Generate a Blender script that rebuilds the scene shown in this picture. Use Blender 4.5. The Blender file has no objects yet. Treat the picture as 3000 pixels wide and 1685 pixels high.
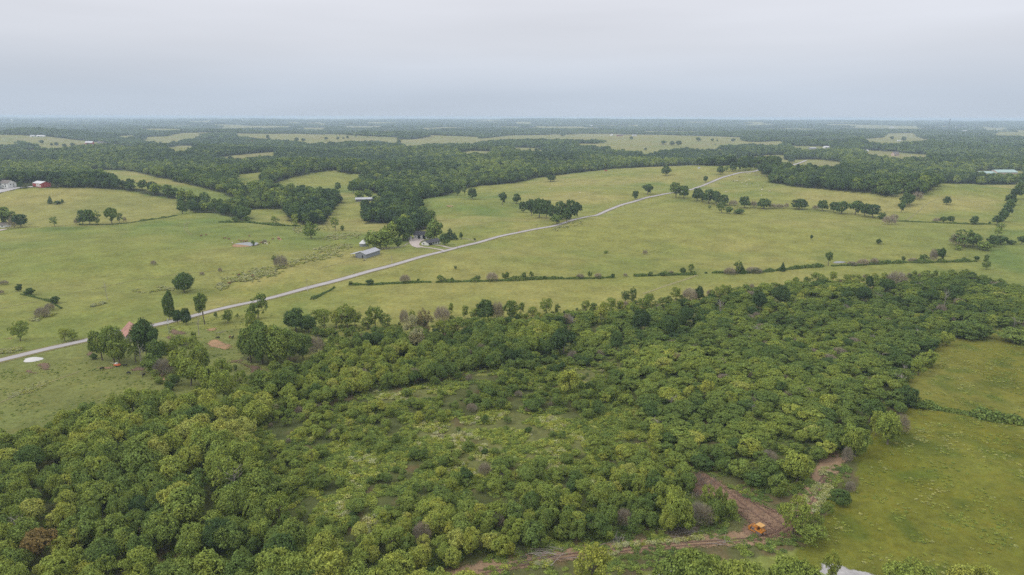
import bpy, math, random
import numpy as np
from mathutils import Matrix, Vector

random.seed(7)
RNG = np.random.default_rng(11)
SC = bpy.context.scene
COL = SC.collection

# ------------------------------------------------------------------ camera, sky, sun, exposure
CAM_H = 120.0                    # drone height above the foreground pasture
FPX, CX, CY = 2000.0, 1500.0, 842.5
PITCH = math.atan((CY - 343.0) / FPX)
ROLL = math.radians(0.17)
cd = bpy.data.cameras.new("camera")
cd.sensor_width = 36.0
cd.lens = 24.0
cd.clip_start = 0.5
cd.clip_end = 80000.0
cam = bpy.data.objects.new("camera", cd)
COL.objects.link(cam)
_f = np.array([0, math.cos(PITCH), -math.sin(PITCH)])
_u0 = np.array([0, math.sin(PITCH), math.cos(PITCH)])
_r0 = np.array([1.0, 0, 0])
_r = math.cos(ROLL) * _r0 + math.sin(ROLL) * _u0
_u = -math.sin(ROLL) * _r0 + math.cos(ROLL) * _u0
cam.matrix_world = Matrix(((_r[0], _u[0], -_f[0], 0), (_r[1], _u[1], -_f[1], 0), (_r[2], _u[2], -_f[2], CAM_H), (0, 0, 0, 1)))
SC.camera = cam

SUN_EL, SUN_AZ = math.radians(41), math.radians(-105)   # azimuth clockwise from +Y (the view direction)
w = bpy.data.worlds.new("World")
SC.world = w
w.use_nodes = True
nt = w.node_tree
nt.nodes.clear()
N = nt.nodes.new
out = N("ShaderNodeOutputWorld")
bg = N("ShaderNodeBackground")
bg.inputs["Strength"].default_value = 0.1
sky = N("ShaderNodeTexSky")
sky.sky_type = 'NISHITA'
sky.sun_disc = False
sky.sun_elevation = SUN_EL
sky.sun_rotation = SUN_AZ
sky.air_density = 1.0
sky.dust_density = 6.0
tc = N("ShaderNodeTexCoord")
sep = N("ShaderNodeSeparateXYZ")
nt.links.new(tc.outputs["Generated"], sep.inputs[0])
ramp = N("ShaderNodeValToRGB")      # overcast layer: blue grey at the horizon, pale lilac grey higher up
cr = ramp.color_ramp
cr.elements[0].position = 0.0
cr.elements[0].color = (0.560, 0.640, 0.745, 1)
cr.elements[1].position = 1.0
cr.elements[1].color = (1.80, 1.81, 1.88, 1)
for p, c in ((0.03, (0.570, 0.645, 0.750)), (0.095, (0.715, 0.75, 0.825)), (0.155, (0.80, 0.82, 0.89)), (0.35, (1.03, 1.035, 1.08)), (0.7, (1.47, 1.48, 1.54))):
    e = cr.elements.new(p)
    e.color = (*c, 1)
nt.links.new(sep.outputs["Z"], ramp.inputs[0])
mp = N("ShaderNodeMapping")
mp.inputs["Scale"].default_value = (1.0, 1.0, 9.0)
nt.links.new(tc.outputs["Generated"], mp.inputs[0])
ns = N("ShaderNodeTexNoise")
ns.inputs["Scale"].default_value = 1.3
ns.inputs["Detail"].default_value = 4.0
ns.inputs["Roughness"].default_value = 0.45
nt.links.new(mp.outputs[0], ns.inputs["Vector"])
mr = N("ShaderNodeMapRange")
mr.inputs["From Min"].default_value = 0.3
mr.inputs["From Max"].default_value = 0.7
mr.inputs["To Min"].default_value = 9.0
mr.inputs["To Max"].default_value = 10.7
nt.links.new(ns.outputs[0], mr.inputs[0])
vm = N("ShaderNodeVectorMath")
vm.operation = 'SCALE'
nt.links.new(ramp.outputs[0], vm.inputs[0])
nt.links.new(mr.outputs[0], vm.inputs["Scale"])
mx = N("ShaderNodeMix")
mx.data_type = 'RGBA'
mx.inputs["Factor"].default_value = 0.08
nt.links.new(vm.outputs[0], mx.inputs["A"])
nt.links.new(sky.outputs[0], mx.inputs["B"])
nt.links.new(mx.outputs["Result"], bg.inputs["Color"])
nt.links.new(bg.outputs[0], out.inputs["Surface"])

sl = bpy.data.lights.new("sun", 'SUN')
sl.energy = 1.5
sl.angle = math.radians(11)
sl.color = (1.0, 0.96, 0.90)
sun = bpy.data.objects.new("sun", sl)
COL.objects.link(sun)
_sd = Vector((math.sin(SUN_AZ) * math.cos(SUN_EL), math.cos(SUN_AZ) * math.cos(SUN_EL), math.sin(SUN_EL)))
sun.rotation_euler = (-_sd).to_track_quat('-Z', 'Y').to_euler()

SC.view_settings.view_transform = 'Standard'
SC.view_settings.look = 'None'
SC.view_settings.exposure = 0.0
SC.view_settings.gamma = 1.0
SC.view_settings.use_curve_mapping = False
SC.cycles.max_bounces = 6
SC.cycles.diffuse_bounces = 3
SC.cycles.glossy_bounces = 2
SC.cycles.transmission_bounces = 3
SC.cycles.volume_bounces = 1
SC.cycles.transparent_max_bounces = 8
SC.cycles.use_denoising = False

# ------------------------------------------------------------------ terrain and projection
def flat(px, py):
    """Point of the level ground plane seen at photo pixel (px, py)."""
    d = _f + (px - CX) / FPX * _r - (py - CY) / FPX * _u
    t = -CAM_H / d[2]
    return d[0] * t, d[1] * t

def sstep(a, b, v):
    t = np.clip((v - a) / (b - a), 0, 1)
    return t * t * (3 - 2 * t)

HILLS = []
for px, py, rx, ry, h in [
    (150, 585, 260, 110, 15), (470, 545, 170, 120, 7), (940, 520, 170, 150, 15), (1330, 600, 110, 80, 8), (1700, 575, 150, 100, 6),
    (1960, 525, 190, 150, 9), (2230, 520, 200, 170, 15), (2020, 660, 190, 80, 6), (2480, 580, 200, 90, 8), (2850, 590, 170, 140, 8),
    (820, 610, 160, 70, -5), (700, 850, 120, 45, -3.0), (300, 760, 130, 60, 4), (30, 880, 70, 35, 3), (1060, 640, 60, 70, -3), (1480, 760, 120, 50, 2.5),
    (1900, 730, 100, 60, -2.5), (2620, 690, 140, 70, 3), (2650, 1350, 60, 45, 1.5), (100, 405, 500, 400, 22), (1100, 405, 500, 350, 12), (1900, 405, 600, 350, 14), (600, 450, 400, 250, 10), (2600, 430, 400, 300, 12)]:
    x0, y0 = flat(px, py)
    HILLS.append((x0, y0, rx, ry, h * 1.5))

def H(x, y):
    x = np.asarray(x, float); y = np.asarray(y, float)
    z = np.zeros(np.broadcast(x, y).shape)
    for x0, y0, rx, ry, h in HILLS:
        z = z + h * np.exp(-((x - x0) / rx) ** 2 - ((y - y0) / ry) ** 2)
    m = sstep(250, 900, y)
    z = z + m * (2.1 * np.sin(x / 83 + 1.3 + 0.6 * np.sin(y / 140)) * np.sin(y / 97 + 0.4) + 3.4 * np.sin(x / 190 + y / 260 + 0.7))
    z = z + sstep(1150, 1500, y) * (1 - sstep(2600, 3600, y)) * 6.5 * np.sin(x / 170 + 0.9 * np.sin(y / 230)) * np.sin(y / 150 + 0.8)
    z = z + (0.5 * np.sin(x / 31 + 0.7) * np.sin(y / 27 + 1.1) + 0.22 * np.sin(x / 11 + y / 17)) * (1 - sstep(900, 1600, y))
    f = sstep(1900, 4500, y)
    z = z + f * (12 * np.sin(x / 560 + 1.0 + 0.8 * np.sin(y / 700)) * np.sin(y / 420 + 0.3) + 9 * np.sin(x / 290 + 2.0) * np.sin(y / 330))
    r = sstep(7500, 13500, y)
    z = z + r * (44 + 13 * np.sin(x / 2900 + 0.6) + 7 * np.sin(x / 1100 + y / 2500 + 1.0) + 3 * np.sin(x / 470 + 0.3))
    return z

def project(x, y, z):
    dx, dy, dz = x, y, z - CAM_H
    d = dx * _f[0] + dy * _f[1] + dz * _f[2]
    d = np.maximum(d, 1e-3)
    return CX + FPX * (dx * _r[0] + dy * _r[1] + dz * _r[2]) / d, CY - FPX * (dx * _u[0] + dy * _u[1] + dz * _u[2]) / d, d

def cast(pts):
    """Ground points (N,3) under photo pixels, by marching the view rays onto the terrain."""
    pts = np.asarray(pts, float).reshape(-1, 2)
    d = _f[None, :] + ((pts[:, 0] - CX) / FPX)[:, None] * _r + (-(pts[:, 1] - CY) / FPX)[:, None] * _u
    dz = np.minimum(d[:, 2], -1e-5)
    t = np.clip((CAM_H - 50) / -dz, 60, 7000); lo = t * 0.99; hi = np.full(len(pts), np.nan)
    for _ in range(400):
        p = d * t[:, None]
        under = (CAM_H + p[:, 2] < H(p[:, 0], p[:, 1])) & np.isnan(hi)
        hi[under] = t[under]
        a = np.isnan(hi)
        if not a.any():
            break
        lo[a] = t[a]; t[a] *= 1.012
    hi = np.where(np.isnan(hi), 30000, hi)
    for _ in range(30):
        m = (lo + hi) / 2
        p = d * m[:, None]
        under = CAM_H + p[:, 2] < H(p[:, 0], p[:, 1])
        hi = np.where(under, m, hi); lo = np.where(under, lo, m)
    p = d * hi[:, None]
    p[:, 2] = H(p[:, 0], p[:, 1])
    return p

def G(px, py):
    return cast([(px, py)])[0]

def depth_of(p):
    return p[0] * _f[0] + p[1] * _f[1] + (p[2] - CAM_H) * _f[2]

def inpoly(u, v, poly):
    poly = np.asarray(poly, float)
    ins = np.zeros(u.shape, bool)
    x0, y0 = poly[:, 0].min(), poly[:, 1].min(); x1, y1 = poly[:, 0].max(), poly[:, 1].max()
    k = np.where((u >= x0) & (u <= x1) & (v >= y0) & (v <= y1))[0]
    if len(k) == 0:
        return ins
    uu, vv = u[k], v[k]; r = np.zeros(len(k), bool)
    n = len(poly)
    for i in range(n):
        ax, ay = poly[i]; bx, by = poly[(i + 1) % n]
        c = (ay > vv) != (by > vv)
        r ^= c & (uu < (bx - ax) * (vv - ay) / (by - ay + 1e-12) + ax)
    ins[k] = r
    return ins

def vnoise(x, y, s, seed=0):
    """Smooth value noise in map space, 0..1."""
    x = np.asarray(x) / s + seed * 17.31; y = np.asarray(y) / s + seed * 9.77
    xi = np.floor(x).astype(np.int64); yi = np.floor(y).astype(np.int64)
    fx = x - xi; fy = y - yi
    fx = fx * fx * (3 - 2 * fx); fy = fy * fy * (3 - 2 * fy)
    def h(a, b):
        n = (a * 374761393 + b * 668265263 + seed * 982451653) & 0xffffffff
        n = ((n ^ (n >> 13)) * 1274126177) & 0xffffffff
        return ((n ^ (n >> 16)) & 0xffff) / 65535.0
    return (h(xi, yi) * (1 - fx) + h(xi + 1, yi) * fx) * (1 - fy) + (h(xi, yi + 1) * (1 - fx) + h(xi + 1, yi + 1) * fx) * fy

# ------------------------------------------------------------------ land cover, as outlines traced on the ground
WOOD_EDGE = [(-600, 600), (0, 566), (60, 552), (146, 550), (291, 551), (364, 557), (422, 567), (509, 584), (556, 618), (640, 625), (700, 628), (735, 612), (830, 611), (862, 600), (1000, 562),
             (1030, 556), (1230, 586), (1303, 573), (1361, 553), (1405, 545), (1500, 537), (1596, 518), (1704, 505), (1791, 495), (1908, 489), (2024, 484),
             (2102, 487), (2150, 483), (2222, 495), (2250, 518), (2258, 535), (2323, 547), (2425, 556), (2512, 565), (2570, 570), (2600, 578), (2628, 553),
             (2701, 541), (2751, 538), (2969, 541), (3010, 520), (3700, 480)]
FIELDS = [
    [(256, 497), (330, 498), (390, 502), (466, 521), (553, 541), (626, 559), (678, 576), (690, 604), (640, 612), (582, 602), (500, 572), (422, 555), (343, 546), (262, 512)],
    [(788, 546), (800, 538), (866, 518), (939, 503), (983, 501), (1018, 509), (1075, 514), (1050, 534), (1020, 560), (1035, 590), (1075, 602), (1070, 690), (950, 690), (968, 626), (1000, 592), (985, 585), (940, 578), (880, 570), (800, 562)],
    [(696, 512), (770, 504), (766, 530), (770, 552), (720, 560), (690, 545)],
    [(700, 616), (850, 612), (850, 640), (760, 650), (715, 645)],
    [(0, 394), (131, 399), (260, 414), (300, 418), (398, 431), (392, 440), (291, 433), (230, 437), (178, 446), (120, 447), (105, 432), (60, 420), (0, 425), (-400, 425), (-400, 390)],
    [(58, 439), (112, 438), (104, 453), (66, 453)],
    [(-300, 475), (93, 470), (96, 482), (-300, 490)],
    [(477, 434), (530, 426), (582, 428), (562, 446), (518, 460)],
    [(399, 413), (454, 405), (602, 403), (560, 414), (470, 432)],
    [(340, 398), (400, 396), (380, 408), (350, 410)],
    [(623, 468), (670, 457), (750, 449), (806, 445), (808, 464), (750, 476), (690, 480)],
    [(690, 392), (866, 392), (1041, 397), (1158, 402), (1172, 408), (1240, 408), (1303, 412), (1420, 405), (1500, 396), (1600, 397), (1600, 406), (1430, 421), (1361, 431), (1251, 431), (1239, 438), (1187, 441), (1172, 430), (1079, 421), (960, 428), (907, 426), (779, 416), (690, 406)],
    [(1335, 450), (1376, 442), (1440, 443), (1438, 466), (1380, 464)],
    [(1500, 397), (1657, 394), (1878, 394), (2053, 398), (2185, 403), (2155, 429), (2080, 433), (1951, 431), (1913, 425), (1843, 418), (1733, 418), (1500, 414)],
    [(1777, 436), (1878, 429), (1980, 425), (2170, 427), (2100, 443), (1980, 445), (1900, 462), (1870, 458), (1800, 449)],
    [(1500, 433), (1588, 433), (1592, 454), (1500, 448)],
    [(2199, 417), (2295, 413), (2292, 433), (2200, 430)],
    [(2146, 466), (2250, 454), (2308, 455), (2292, 477), (2146, 482)],
    [(2311, 427), (2432, 429), (2428, 446), (2370, 450), (2320, 446)],
    [(2279, 469), (2396, 467), (2470, 476), (2462, 502), (2330, 502), (2279, 492)],
    [(2521, 408), (2582, 403), (2599, 391), (2675, 389), (2692, 402), (2730, 413), (2700, 424), (2600, 428), (2530, 421)],
    [(2524, 439), (2620, 445), (2718, 454), (2716, 478), (2630, 476), (2540, 463)],
    [(2870, 375), (2960, 373), (2950, 386), (2880, 386)], [(2895, 391), (3100, 391), (3100, 405), (2930, 404)],
    [(2860, 500), (3000, 500), (3000, 525), (2910, 528), (2850, 522)],
    [(2395, 414), (2480, 408), (2490, 416), (2410, 422)], [(1000, 370), (1130, 369), (1120, 377), (1010, 378)], [(880, 374), (960, 374), (950, 384), (890, 383)],
    [(1640, 372), (1720, 371), (1700, 377), (1650, 377)], [(2590, 374), (2700, 372), (2690, 382), (2600, 383)], [(1230, 375), (1330, 373), (1320, 381), (1240, 382)],
]
CLUMPS = [  # stands of trees below the wood edge (ground outlines)
    [(838, 618), (870, 590), (930, 578), (985, 585), (1004, 592), (985, 606), (968, 628), (952, 660), (890, 660), (848, 648)],
    [(735, 598), (835, 598), (838, 612), (735, 614)],
    [(1068, 655), (1072, 612), (1100, 590), (1160, 580), (1226, 588), (1234, 612), (1262, 650), (1256, 668), (1200, 690), (1180, 675), (1130, 655)],
    [(560, 624), (600, 600), (640, 604), (735, 640), (713, 648), (640, 628), (600, 624)],
    [(2600, 566), (2640, 560), (2720, 540), (2745, 536), (2745, 545), (2716, 562), (2690, 572), (2640, 566)],
    [(2868, 535), (2972, 533), (2972, 541), (2868, 541)],
]
SCRUB = {  # zones of the overgrown ground in front
    'tall': [(-500, 1390), (0, 1318), (120, 1282), (250, 1240), (400, 1200), (560, 1190), (640, 1200), (760, 1135), (860, 1105), (900, 1150), (780, 1230), (740, 1330), (760, 1450), (850, 1560), (1000, 1660), (1060, 1990), (-500, 1990)],
    'band': [(640, 1195), (700, 1130), (850, 1075), (950, 1040), (1150, 985), (1350, 965), (1500, 950), (1650, 985), (1620, 1040), (1400, 1100), (1250, 1130), (1000, 1180), (800, 1225), (700, 1240)],
    'young': [(740, 1235), (1000, 1180), (1250, 1130), (1420, 1100), (1640, 1030), (1720, 1090), (1860, 1160), (1900, 1300), (1960, 1380), (1700, 1440), (1500, 1500), (1200, 1570), (1000, 1650), (850, 1560), (760, 1450), (740, 1330)],
    'right': [(1500, 955), (1750, 925), (1900, 900), (2100, 872), (2300, 842), (2550, 842), (2850, 812), (3000, 850), (3400, 870), (3400, 965), (2905, 965), (2790, 990), (2710, 1030), (2690, 1090), (2640, 1140), (2660, 1190), (2590, 1250), (2520, 1300), (2440, 1330),
              (2400, 1395), (2330, 1440), (2230, 1440), (2120, 1400), (2050, 1372), (1960, 1380), (1900, 1300), (1860, 1160), (1720, 1090), (1640, 1030), (1650, 985)],
    'front': [(1000, 1650), (1200, 1570), (1500, 1500), (1700, 1440), (1960, 1380), (2020, 1395), (2070, 1440), (2150, 1490), (2120, 1528), (1980, 1545), (1750, 1590), (1450, 1640), (1300, 1670), (1100, 1690)],
    'cattle': [(250, 1060), (330, 1020), (470, 1000), (560, 1000), (700, 1090), (710, 1150), (560, 1190), (460, 1120), (380, 1075), (290, 1068)],
    'belt': [(905, 985), (920, 955), (1010, 950), (1130, 952), (1300, 938), (1500, 928), (1620, 915), (1760, 905), (1900, 885), (2060, 868), (2250, 838), (2450, 820), (2700, 806), (2850, 800), (2850, 818), (2550, 848), (2300, 848), (2100, 878), (1900, 905), (1750, 930), (1500, 962), (1350, 972), (1150, 992), (950, 1045), (900, 1030)],
    'grove': [(705, 1060), (720, 1010), (800, 985), (900, 985), (920, 1030), (860, 1065), (760, 1072)],
}
OPEN = [[(1215, 1245), (1420, 1200), (1650, 1220), (1725, 1300), (1680, 1370), (1500, 1410), (1290, 1390), (1190, 1315)],
        [(1080, 1150), (1260, 1130), (1300, 1160), (1120, 1185)], [(1660, 1090), (1800, 1050), (1850, 1085), (1720, 1130)], [(760, 1185), (900, 1165), (920, 1190), (780, 1215)],
        [(1010, 1345), (1100, 1335), (1110, 1400), (1030, 1430)], [(1040, 1510), (1100, 1500), (1105, 1575), (1060, 1590)]]
TRACK = [(1290, 1712), (1400, 1672), (1520, 1645), (1650, 1625), (1800, 1608), (1950, 1594), (2100, 1583), (2230, 1570), (2300, 1540), (2345, 1495), (2385, 1440), (2410, 1395), (2440, 1350), (2478, 1320)]
CLEARED = [(2018, 1390), (2055, 1382), (2100, 1405), (2180, 1455), (2260, 1490), (2340, 1520), (2335, 1555), (2250, 1582), (2170, 1560), (2185, 1525), (2120, 1475), (2060, 1455), (2030, 1440)]

def wood_mask(u, v, x, y):
    e = np.array(WOOD_EDGE)
    m = v < np.interp(u, e[:, 0], e[:, 1])
    for p in FIELDS:
        m &= ~inpoly(u, v, p)
    for p in CLUMPS:
        m |= inpoly(u, v, p)
    # far country: a patchwork of woods and fields beyond the traced fields
    far = (v < 392) & m
    n = vnoise(x, y, 620, 3) * 0.65 + vnoise(x, y, 260, 4) * 0.35
    m &= ~(far & (n > 0.56))
    m &= ~((v < 462) & (v >= 392) & (vnoise(x, y, 330, 6) * 0.7 + vnoise(x, y, 120, 7) * 0.3 > 0.665))
    return m

def scrub_zone(u, v):
    z = np.zeros(u.shape, int)
    for i, k in enumerate(SCRUB):
        z[inpoly(u, v, SCRUB[k]) & (z == 0)] = i + 1
    return z
ZONES = list(SCRUB)

# ------------------------------------------------------------------ small mesh tools
def mesh_from(name, verts, faces_flat, nper, mat=None, attrs=None, smooth=False):
    me = bpy.data.meshes.new(name)
    verts = np.asarray(verts, np.float32); f = np.asarray(faces_flat, np.int32).ravel()
    nf = len(f) // nper
    me.vertices.add(len(verts)); me.vertices.foreach_set("co", verts.ravel())
    me.loops.add(len(f)); me.loops.foreach_set("vertex_index", f)
    me.polygons.add(nf); me.polygons.foreach_set("loop_start", np.arange(0, len(f), nper, dtype=np.int32))
    if smooth:
        me.polygons.foreach_set("use_smooth", np.ones(nf, bool))
    me.update(calc_edges=True)
    for k, (t, a) in (attrs or {}).items():
        at = me.attributes.new(k, t, 'POINT')
        at.data.foreach_set('color' if t == 'FLOAT_COLOR' else 'value', np.asarray(a, np.float32).ravel())
    if mat:
        me.materials.append(mat)
    return me

def link(name, me, parent=None, loc=None, **props):
    o = bpy.data.objects.new(name, me)
    COL.objects.link(o)
    if parent is not None:
        o.parent = parent
    if loc is not None:
        o.location = loc
    for k, v in props.items():
        o[k] = v
    return o

def thing(name, label, cat, loc=(0, 0, 0), rz=0.0, group=None, scale=None):
    o = link(name, None, loc=loc, label=label, category=cat)
    o.rotation_euler = (0, 0, rz)
    if group:
        o['group'] = group
    if scale is not None:
        o.scale = scale
    return o

class MB:
    """Collects boxes, prisms and tubes into one mesh."""
    def __init__(s):
        s.v = []; s.f = []
    def add(s, vs, fs):
        b = len(s.v)
        s.v += [tuple(map(float, p)) for p in vs]
        s.f += [tuple(b + i for i in q) for q in fs]
        return s
    def box(s, x0, x1, y0, y1, z0, z1):
        return s.add([(x0, y0, z0), (x1, y0, z0), (x1, y1, z0), (x0, y1, z0), (x0, y0, z1), (x1, y0, z1), (x1, y1, z1), (x0, y1, z1)],
                     [(0, 3, 2, 1), (4, 5, 6, 7), (0, 1, 5, 4), (1, 2, 6, 5), (2, 3, 7, 6), (3, 0, 4, 7)])
    def prism(s, prof, axis, a, b):
        """Outline prof (2D, counter-clockwise) swept along axis 'x' or 'y' or 'z' from a to b."""
        n = len(prof)
        def P(q, t):
            return {'x': (t, q[0], q[1]), 'y': (q[0], t, q[1]), 'z': (q[0], q[1], t)}[axis]
        vs = [P(q, a) for q in prof] + [P(q, b) for q in prof]
        fs = [tuple(range(n))[::-1], tuple(range(n, 2 * n))] + [(i, (i + 1) % n, n + (i + 1) % n, n + i) for i in range(n)]
        return s.add(vs, fs)
    def tube(s, pts, rads, n=6, cap=True):
        pts = [Vector(p) for p in pts]
        rings = []
        b0 = []
        for i, p in enumerate(pts):
            t = (pts[min(i + 1, len(pts) - 1)] - pts[max(i - 1, 0)]).normalized()
            ref = Vector((1, 0, 0)) if abs(t.x) < 0.8 else Vector((0, 1, 0))
            a = t.cross(ref).normalized(); c = t.cross(a)
            rings.append([p + rads[i] * (math.cos(2 * math.pi * k / n) * a + math.sin(2 * math.pi * k / n) * c) for k in range(n)])
        vs = [q for r in rings for q in r]; fs = []
        for i in range(len(pts) - 1):
            for k in range(n):
                fs.append((i * n + k, i * n + (k + 1) % n, (i + 1) * n + (k + 1) % n, (i + 1) * n + k))
        if cap:
            fs += [tuple(range(n)), tuple(range((len(pts) - 1) * n, len(pts) * n))[::-1]]
        return s.add(vs, fs)
    def mesh(s, name, mat, smooth=False):
        me = bpy.data.meshes.new(name)
        me.from_pydata(s.v, [], s.f)
        if mat:
            me.materials.append(mat)
        if smooth:
            me.polygons.foreach_set("use_smooth", np.ones(len(me.polygons), bool))
        me.update()
        return me
    def build(s, name, mat, parent=None, smooth=False, **props):
        return link(name, s.mesh(name, mat, smooth), parent, **props)

# ------------------------------------------------------------------ materials
def new_mat(name):
    m = bpy.data.materials.new(name)
    m.use_nodes = True
    t = m.node_tree
    b = t.nodes["Principled BSDF"]
    b.inputs["Specular IOR Level"].default_value = 0.2
    b.inputs["Roughness"].default_value = 0.8
    return m, t, b

def nd(t, typ, ins=None, **kw):
    n = t.nodes.new(typ)
    for k, v in kw.items():
        setattr(n, k, v)
    for k, v in (ins or {}).items():
        s = n.inputs[k]
        if isinstance(v, bpy.types.NodeSocket):
            t.links.new(v, s)
        else:
            s.default_value = v
    return n

def noise(t, vec, scale, detail=3.0, rough=0.55):
    n = nd(t, "ShaderNodeTexNoise", {"Vector": vec, "Scale": scale, "Detail": detail, "Roughness": rough})
    return n.outputs[0]

def maprange(t, val, a, b, c, d, smooth=False):
    n = nd(t, "ShaderNodeMapRange", {"Value": val, "From Min": a, "From Max": b, "To Min": c, "To Max": d})
    if smooth:
        n.interpolation_type = 'SMOOTHSTEP'
    return n.outputs[0]

def mixc(t, fac, a, b, mode='MIX'):
    n = nd(t, "ShaderNodeMix", data_type='RGBA', blend_type=mode)
    for k, v in (("Factor", fac), ("A", a), ("B", b)):
        s = [q for q in n.inputs if q.name == k and (q.type == 'RGBA' or k == "Factor" and q.type == 'VALUE')][0]
        if isinstance(v, bpy.types.NodeSocket):
            t.links.new(v, s)
        elif k == "Factor":
            s.default_value = v
        else:
            s.default_value = (*v, 1) if len(v) == 3 else v
    return [q for q in n.outputs if q.type == 'RGBA'][0]

def math_(t, op, a, b=0.0):
    n = nd(t, "ShaderNodeMath", operation=op)
    for i, v in enumerate((a, b)):
        if isinstance(v, bpy.types.NodeSocket):
            t.links.new(v, n.inputs[i])
        else:
            n.inputs[i].default_value = v
    return n.outputs[0]

_plain = {}
def plain(name, col, rough=0.75, var=0.18, scale=1.2, metal=0.0, spec=0.25, streak=False):
    """Painted, weathered or woody surface: a base colour with blotches and fine grain."""
    if name in _plain:
        return _plain[name]
    m, t, b = new_mat(name)
    tcn = nd(t, "ShaderNodeTexCoord")
    v = tcn.outputs["Object"]
    if streak:
        v = nd(t, "ShaderNodeMapping", {"Vector": v, "Scale": (1, 1, 0.12)}).outputs[0]
    n1 = noise(t, v, scale, 4.0, 0.6)
    n2 = noise(t, v, scale * 7, 2.0)
    f = math_(t, 'ADD', maprange(t, n1, 0.3, 0.7, 1 - var, 1 + var * 0.6), maprange(t, n2, 0.3, 0.7, -var * 0.4, var * 0.4))
    c = nd(t, "ShaderNodeVectorMath", {0: (*col,), "Scale": f}, operation='SCALE')
    t.links.new(c.outputs[0], b.inputs["Base Color"])
    b.inputs["Roughness"].default_value = rough
    b.inputs["Metallic"].default_value = metal
    b.inputs["Specular IOR Level"].default_value = spec
    _plain[name] = m
    return m
# ------------------------------------------------------------------ the ground
def ground_tone(x, y):
    """Own colour of the turf, litter or soil at map points (linear albedo)."""
    z = H(x, y)
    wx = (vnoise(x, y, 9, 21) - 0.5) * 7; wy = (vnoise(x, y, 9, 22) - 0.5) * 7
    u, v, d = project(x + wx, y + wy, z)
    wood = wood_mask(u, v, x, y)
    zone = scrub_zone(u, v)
    big = vnoise(x, y, 170, 1); mid = vnoise(x, y, 46, 2); sm = vnoise(x, y, 15, 5)
    pasture = np.array([0.1872, 0.1946, 0.0511]); lush = np.array([0.1115, 0.1536, 0.0379]); dry = np.array([0.2488, 0.2228, 0.0772])
    k = np.clip(0.25 + 1.1 * (big - 0.5) + 0.9 * (mid - 0.5) + 0.5 * (sm - 0.5), 0, 1)[:, None]
    c = pasture * (1 - k) + lush * k
    k = np.clip((vnoise(x, y, 120, 7) - 0.5) * 1.8 + (vnoise(x, y, 30, 8) - 0.5) * 0.9, 0, 0.75)[:, None]
    c = c * (1 - k) + dry * k
    def blend(mask, col, amt=1.0):
        nonlocal c
        a = (mask * amt)[:, None]
        c = c * (1 - a) + np.array(col) * a
    # the hay field behind the hedgerow and the hilltop fields are yellower, the hollow by the creek greener
    blend(inpoly(u, v, [(880, 900), (1250, 740), (1700, 650), (2000, 590), (2600, 640), (2900, 640), (2900, 780), (2300, 830), (1500, 940), (1000, 960)]).astype(float), (0.1948, 0.1946, 0.0534), 0.45)
    blend(inpoly(u, v, [(0, 560), (291, 551), (509, 584), (530, 625), (350, 660), (0, 670)]).astype(float), (0.2359, 0.2138, 0.0724), 0.6)
    blend(inpoly(u, v, [(-300, 690), (350, 670), (700, 650), (1000, 690), (900, 760), (500, 900), (0, 1000), (-300, 1000)]).astype(float), (0.1449, 0.1703, 0.0427), 0.45)
    blend(inpoly(u, v, [(-300, 1070), (300, 1000), (700, 960), (760, 1130), (300, 1240), (-300, 1340)]).astype(float), (0.128, 0.142, 0.046), 0.7)
    near = inpoly(u, v, [(2330, 1520), (2460, 1330), (2540, 1230), (2620, 1100), (2680, 1010), (2880, 940), (3500, 960), (3500, 1900), (2250, 1900), (2330, 1600)]).astype(float)
    nk = 0.72 + 0.28 * vnoise(x, y, 26, 9)
    blend(near * nk, (0.110, 0.113, 0.0125), 0.95)
    blend(near * np.clip((vnoise(x, y, 8, 10) - 0.55) * 3, 0, 1), (0.055, 0.087, 0.014), 0.6)
    # verges of the road, drier strip along the hay field
    blend((vnoise(x, y, 60, 12) > 0.62).astype(float) * (y > 1700), (0.194, 0.175, 0.077), 0.7)
    blend((y > 1800).astype(float), (0.178, 0.172, 0.071), 0.45)
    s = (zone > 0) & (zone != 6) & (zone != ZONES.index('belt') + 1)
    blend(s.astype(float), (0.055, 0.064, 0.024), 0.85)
    dist = inpoly(u, v, [(1000, 1700), (1300, 1655), (1750, 1580), (2000, 1535), (2160, 1500), (2100, 1470), (2020, 1440), (2000, 1375), (2120, 1385), (2230, 1420), (2330, 1420), (2420, 1370), (2470, 1300), (2530, 1300), (2480, 1400), (2420, 1510), (2350, 1610), (2150, 1640), (1800, 1680), (1500, 1740), (1200, 1800)]).astype(float)
    blend(dist, (0.080, 0.082, 0.034), 0.85)
    blend(dist * np.clip((vnoise(x, y, 5, 14) - 0.5) * 4, 0, 1), (0.120, 0.090, 0.050), 0.7)
    op = np.zeros(len(x))
    for p in OPEN:
        op = np.maximum(op, inpoly(u, v, p).astype(float))
    blend(op, (0.125, 0.132, 0.044), 0.8)
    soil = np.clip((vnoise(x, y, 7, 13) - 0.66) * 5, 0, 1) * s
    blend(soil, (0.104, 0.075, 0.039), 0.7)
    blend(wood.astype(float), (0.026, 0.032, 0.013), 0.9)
    return c

NR, NC = 780, 500
dr = np.concatenate([np.linspace(-150, 100, 24)[:-1], np.geomspace(100, 32000, NR)])
sc = np.linspace(-1.15, 1.15, NC)
Dg, Sg = np.meshgrid(dr, sc, indexing='ij')
Xg = Sg * np.maximum(np.abs(Dg) + 60, 160); Yg = Dg
Zg = H(Xg, Yg)
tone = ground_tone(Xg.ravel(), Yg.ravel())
idx = np.arange(Dg.size).reshape(Dg.shape)
quads = np.stack([idx[:-1, :-1], idx[:-1, 1:], idx[1:, 1:], idx[1:, :-1]], -1).reshape(-1, 4)

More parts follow.
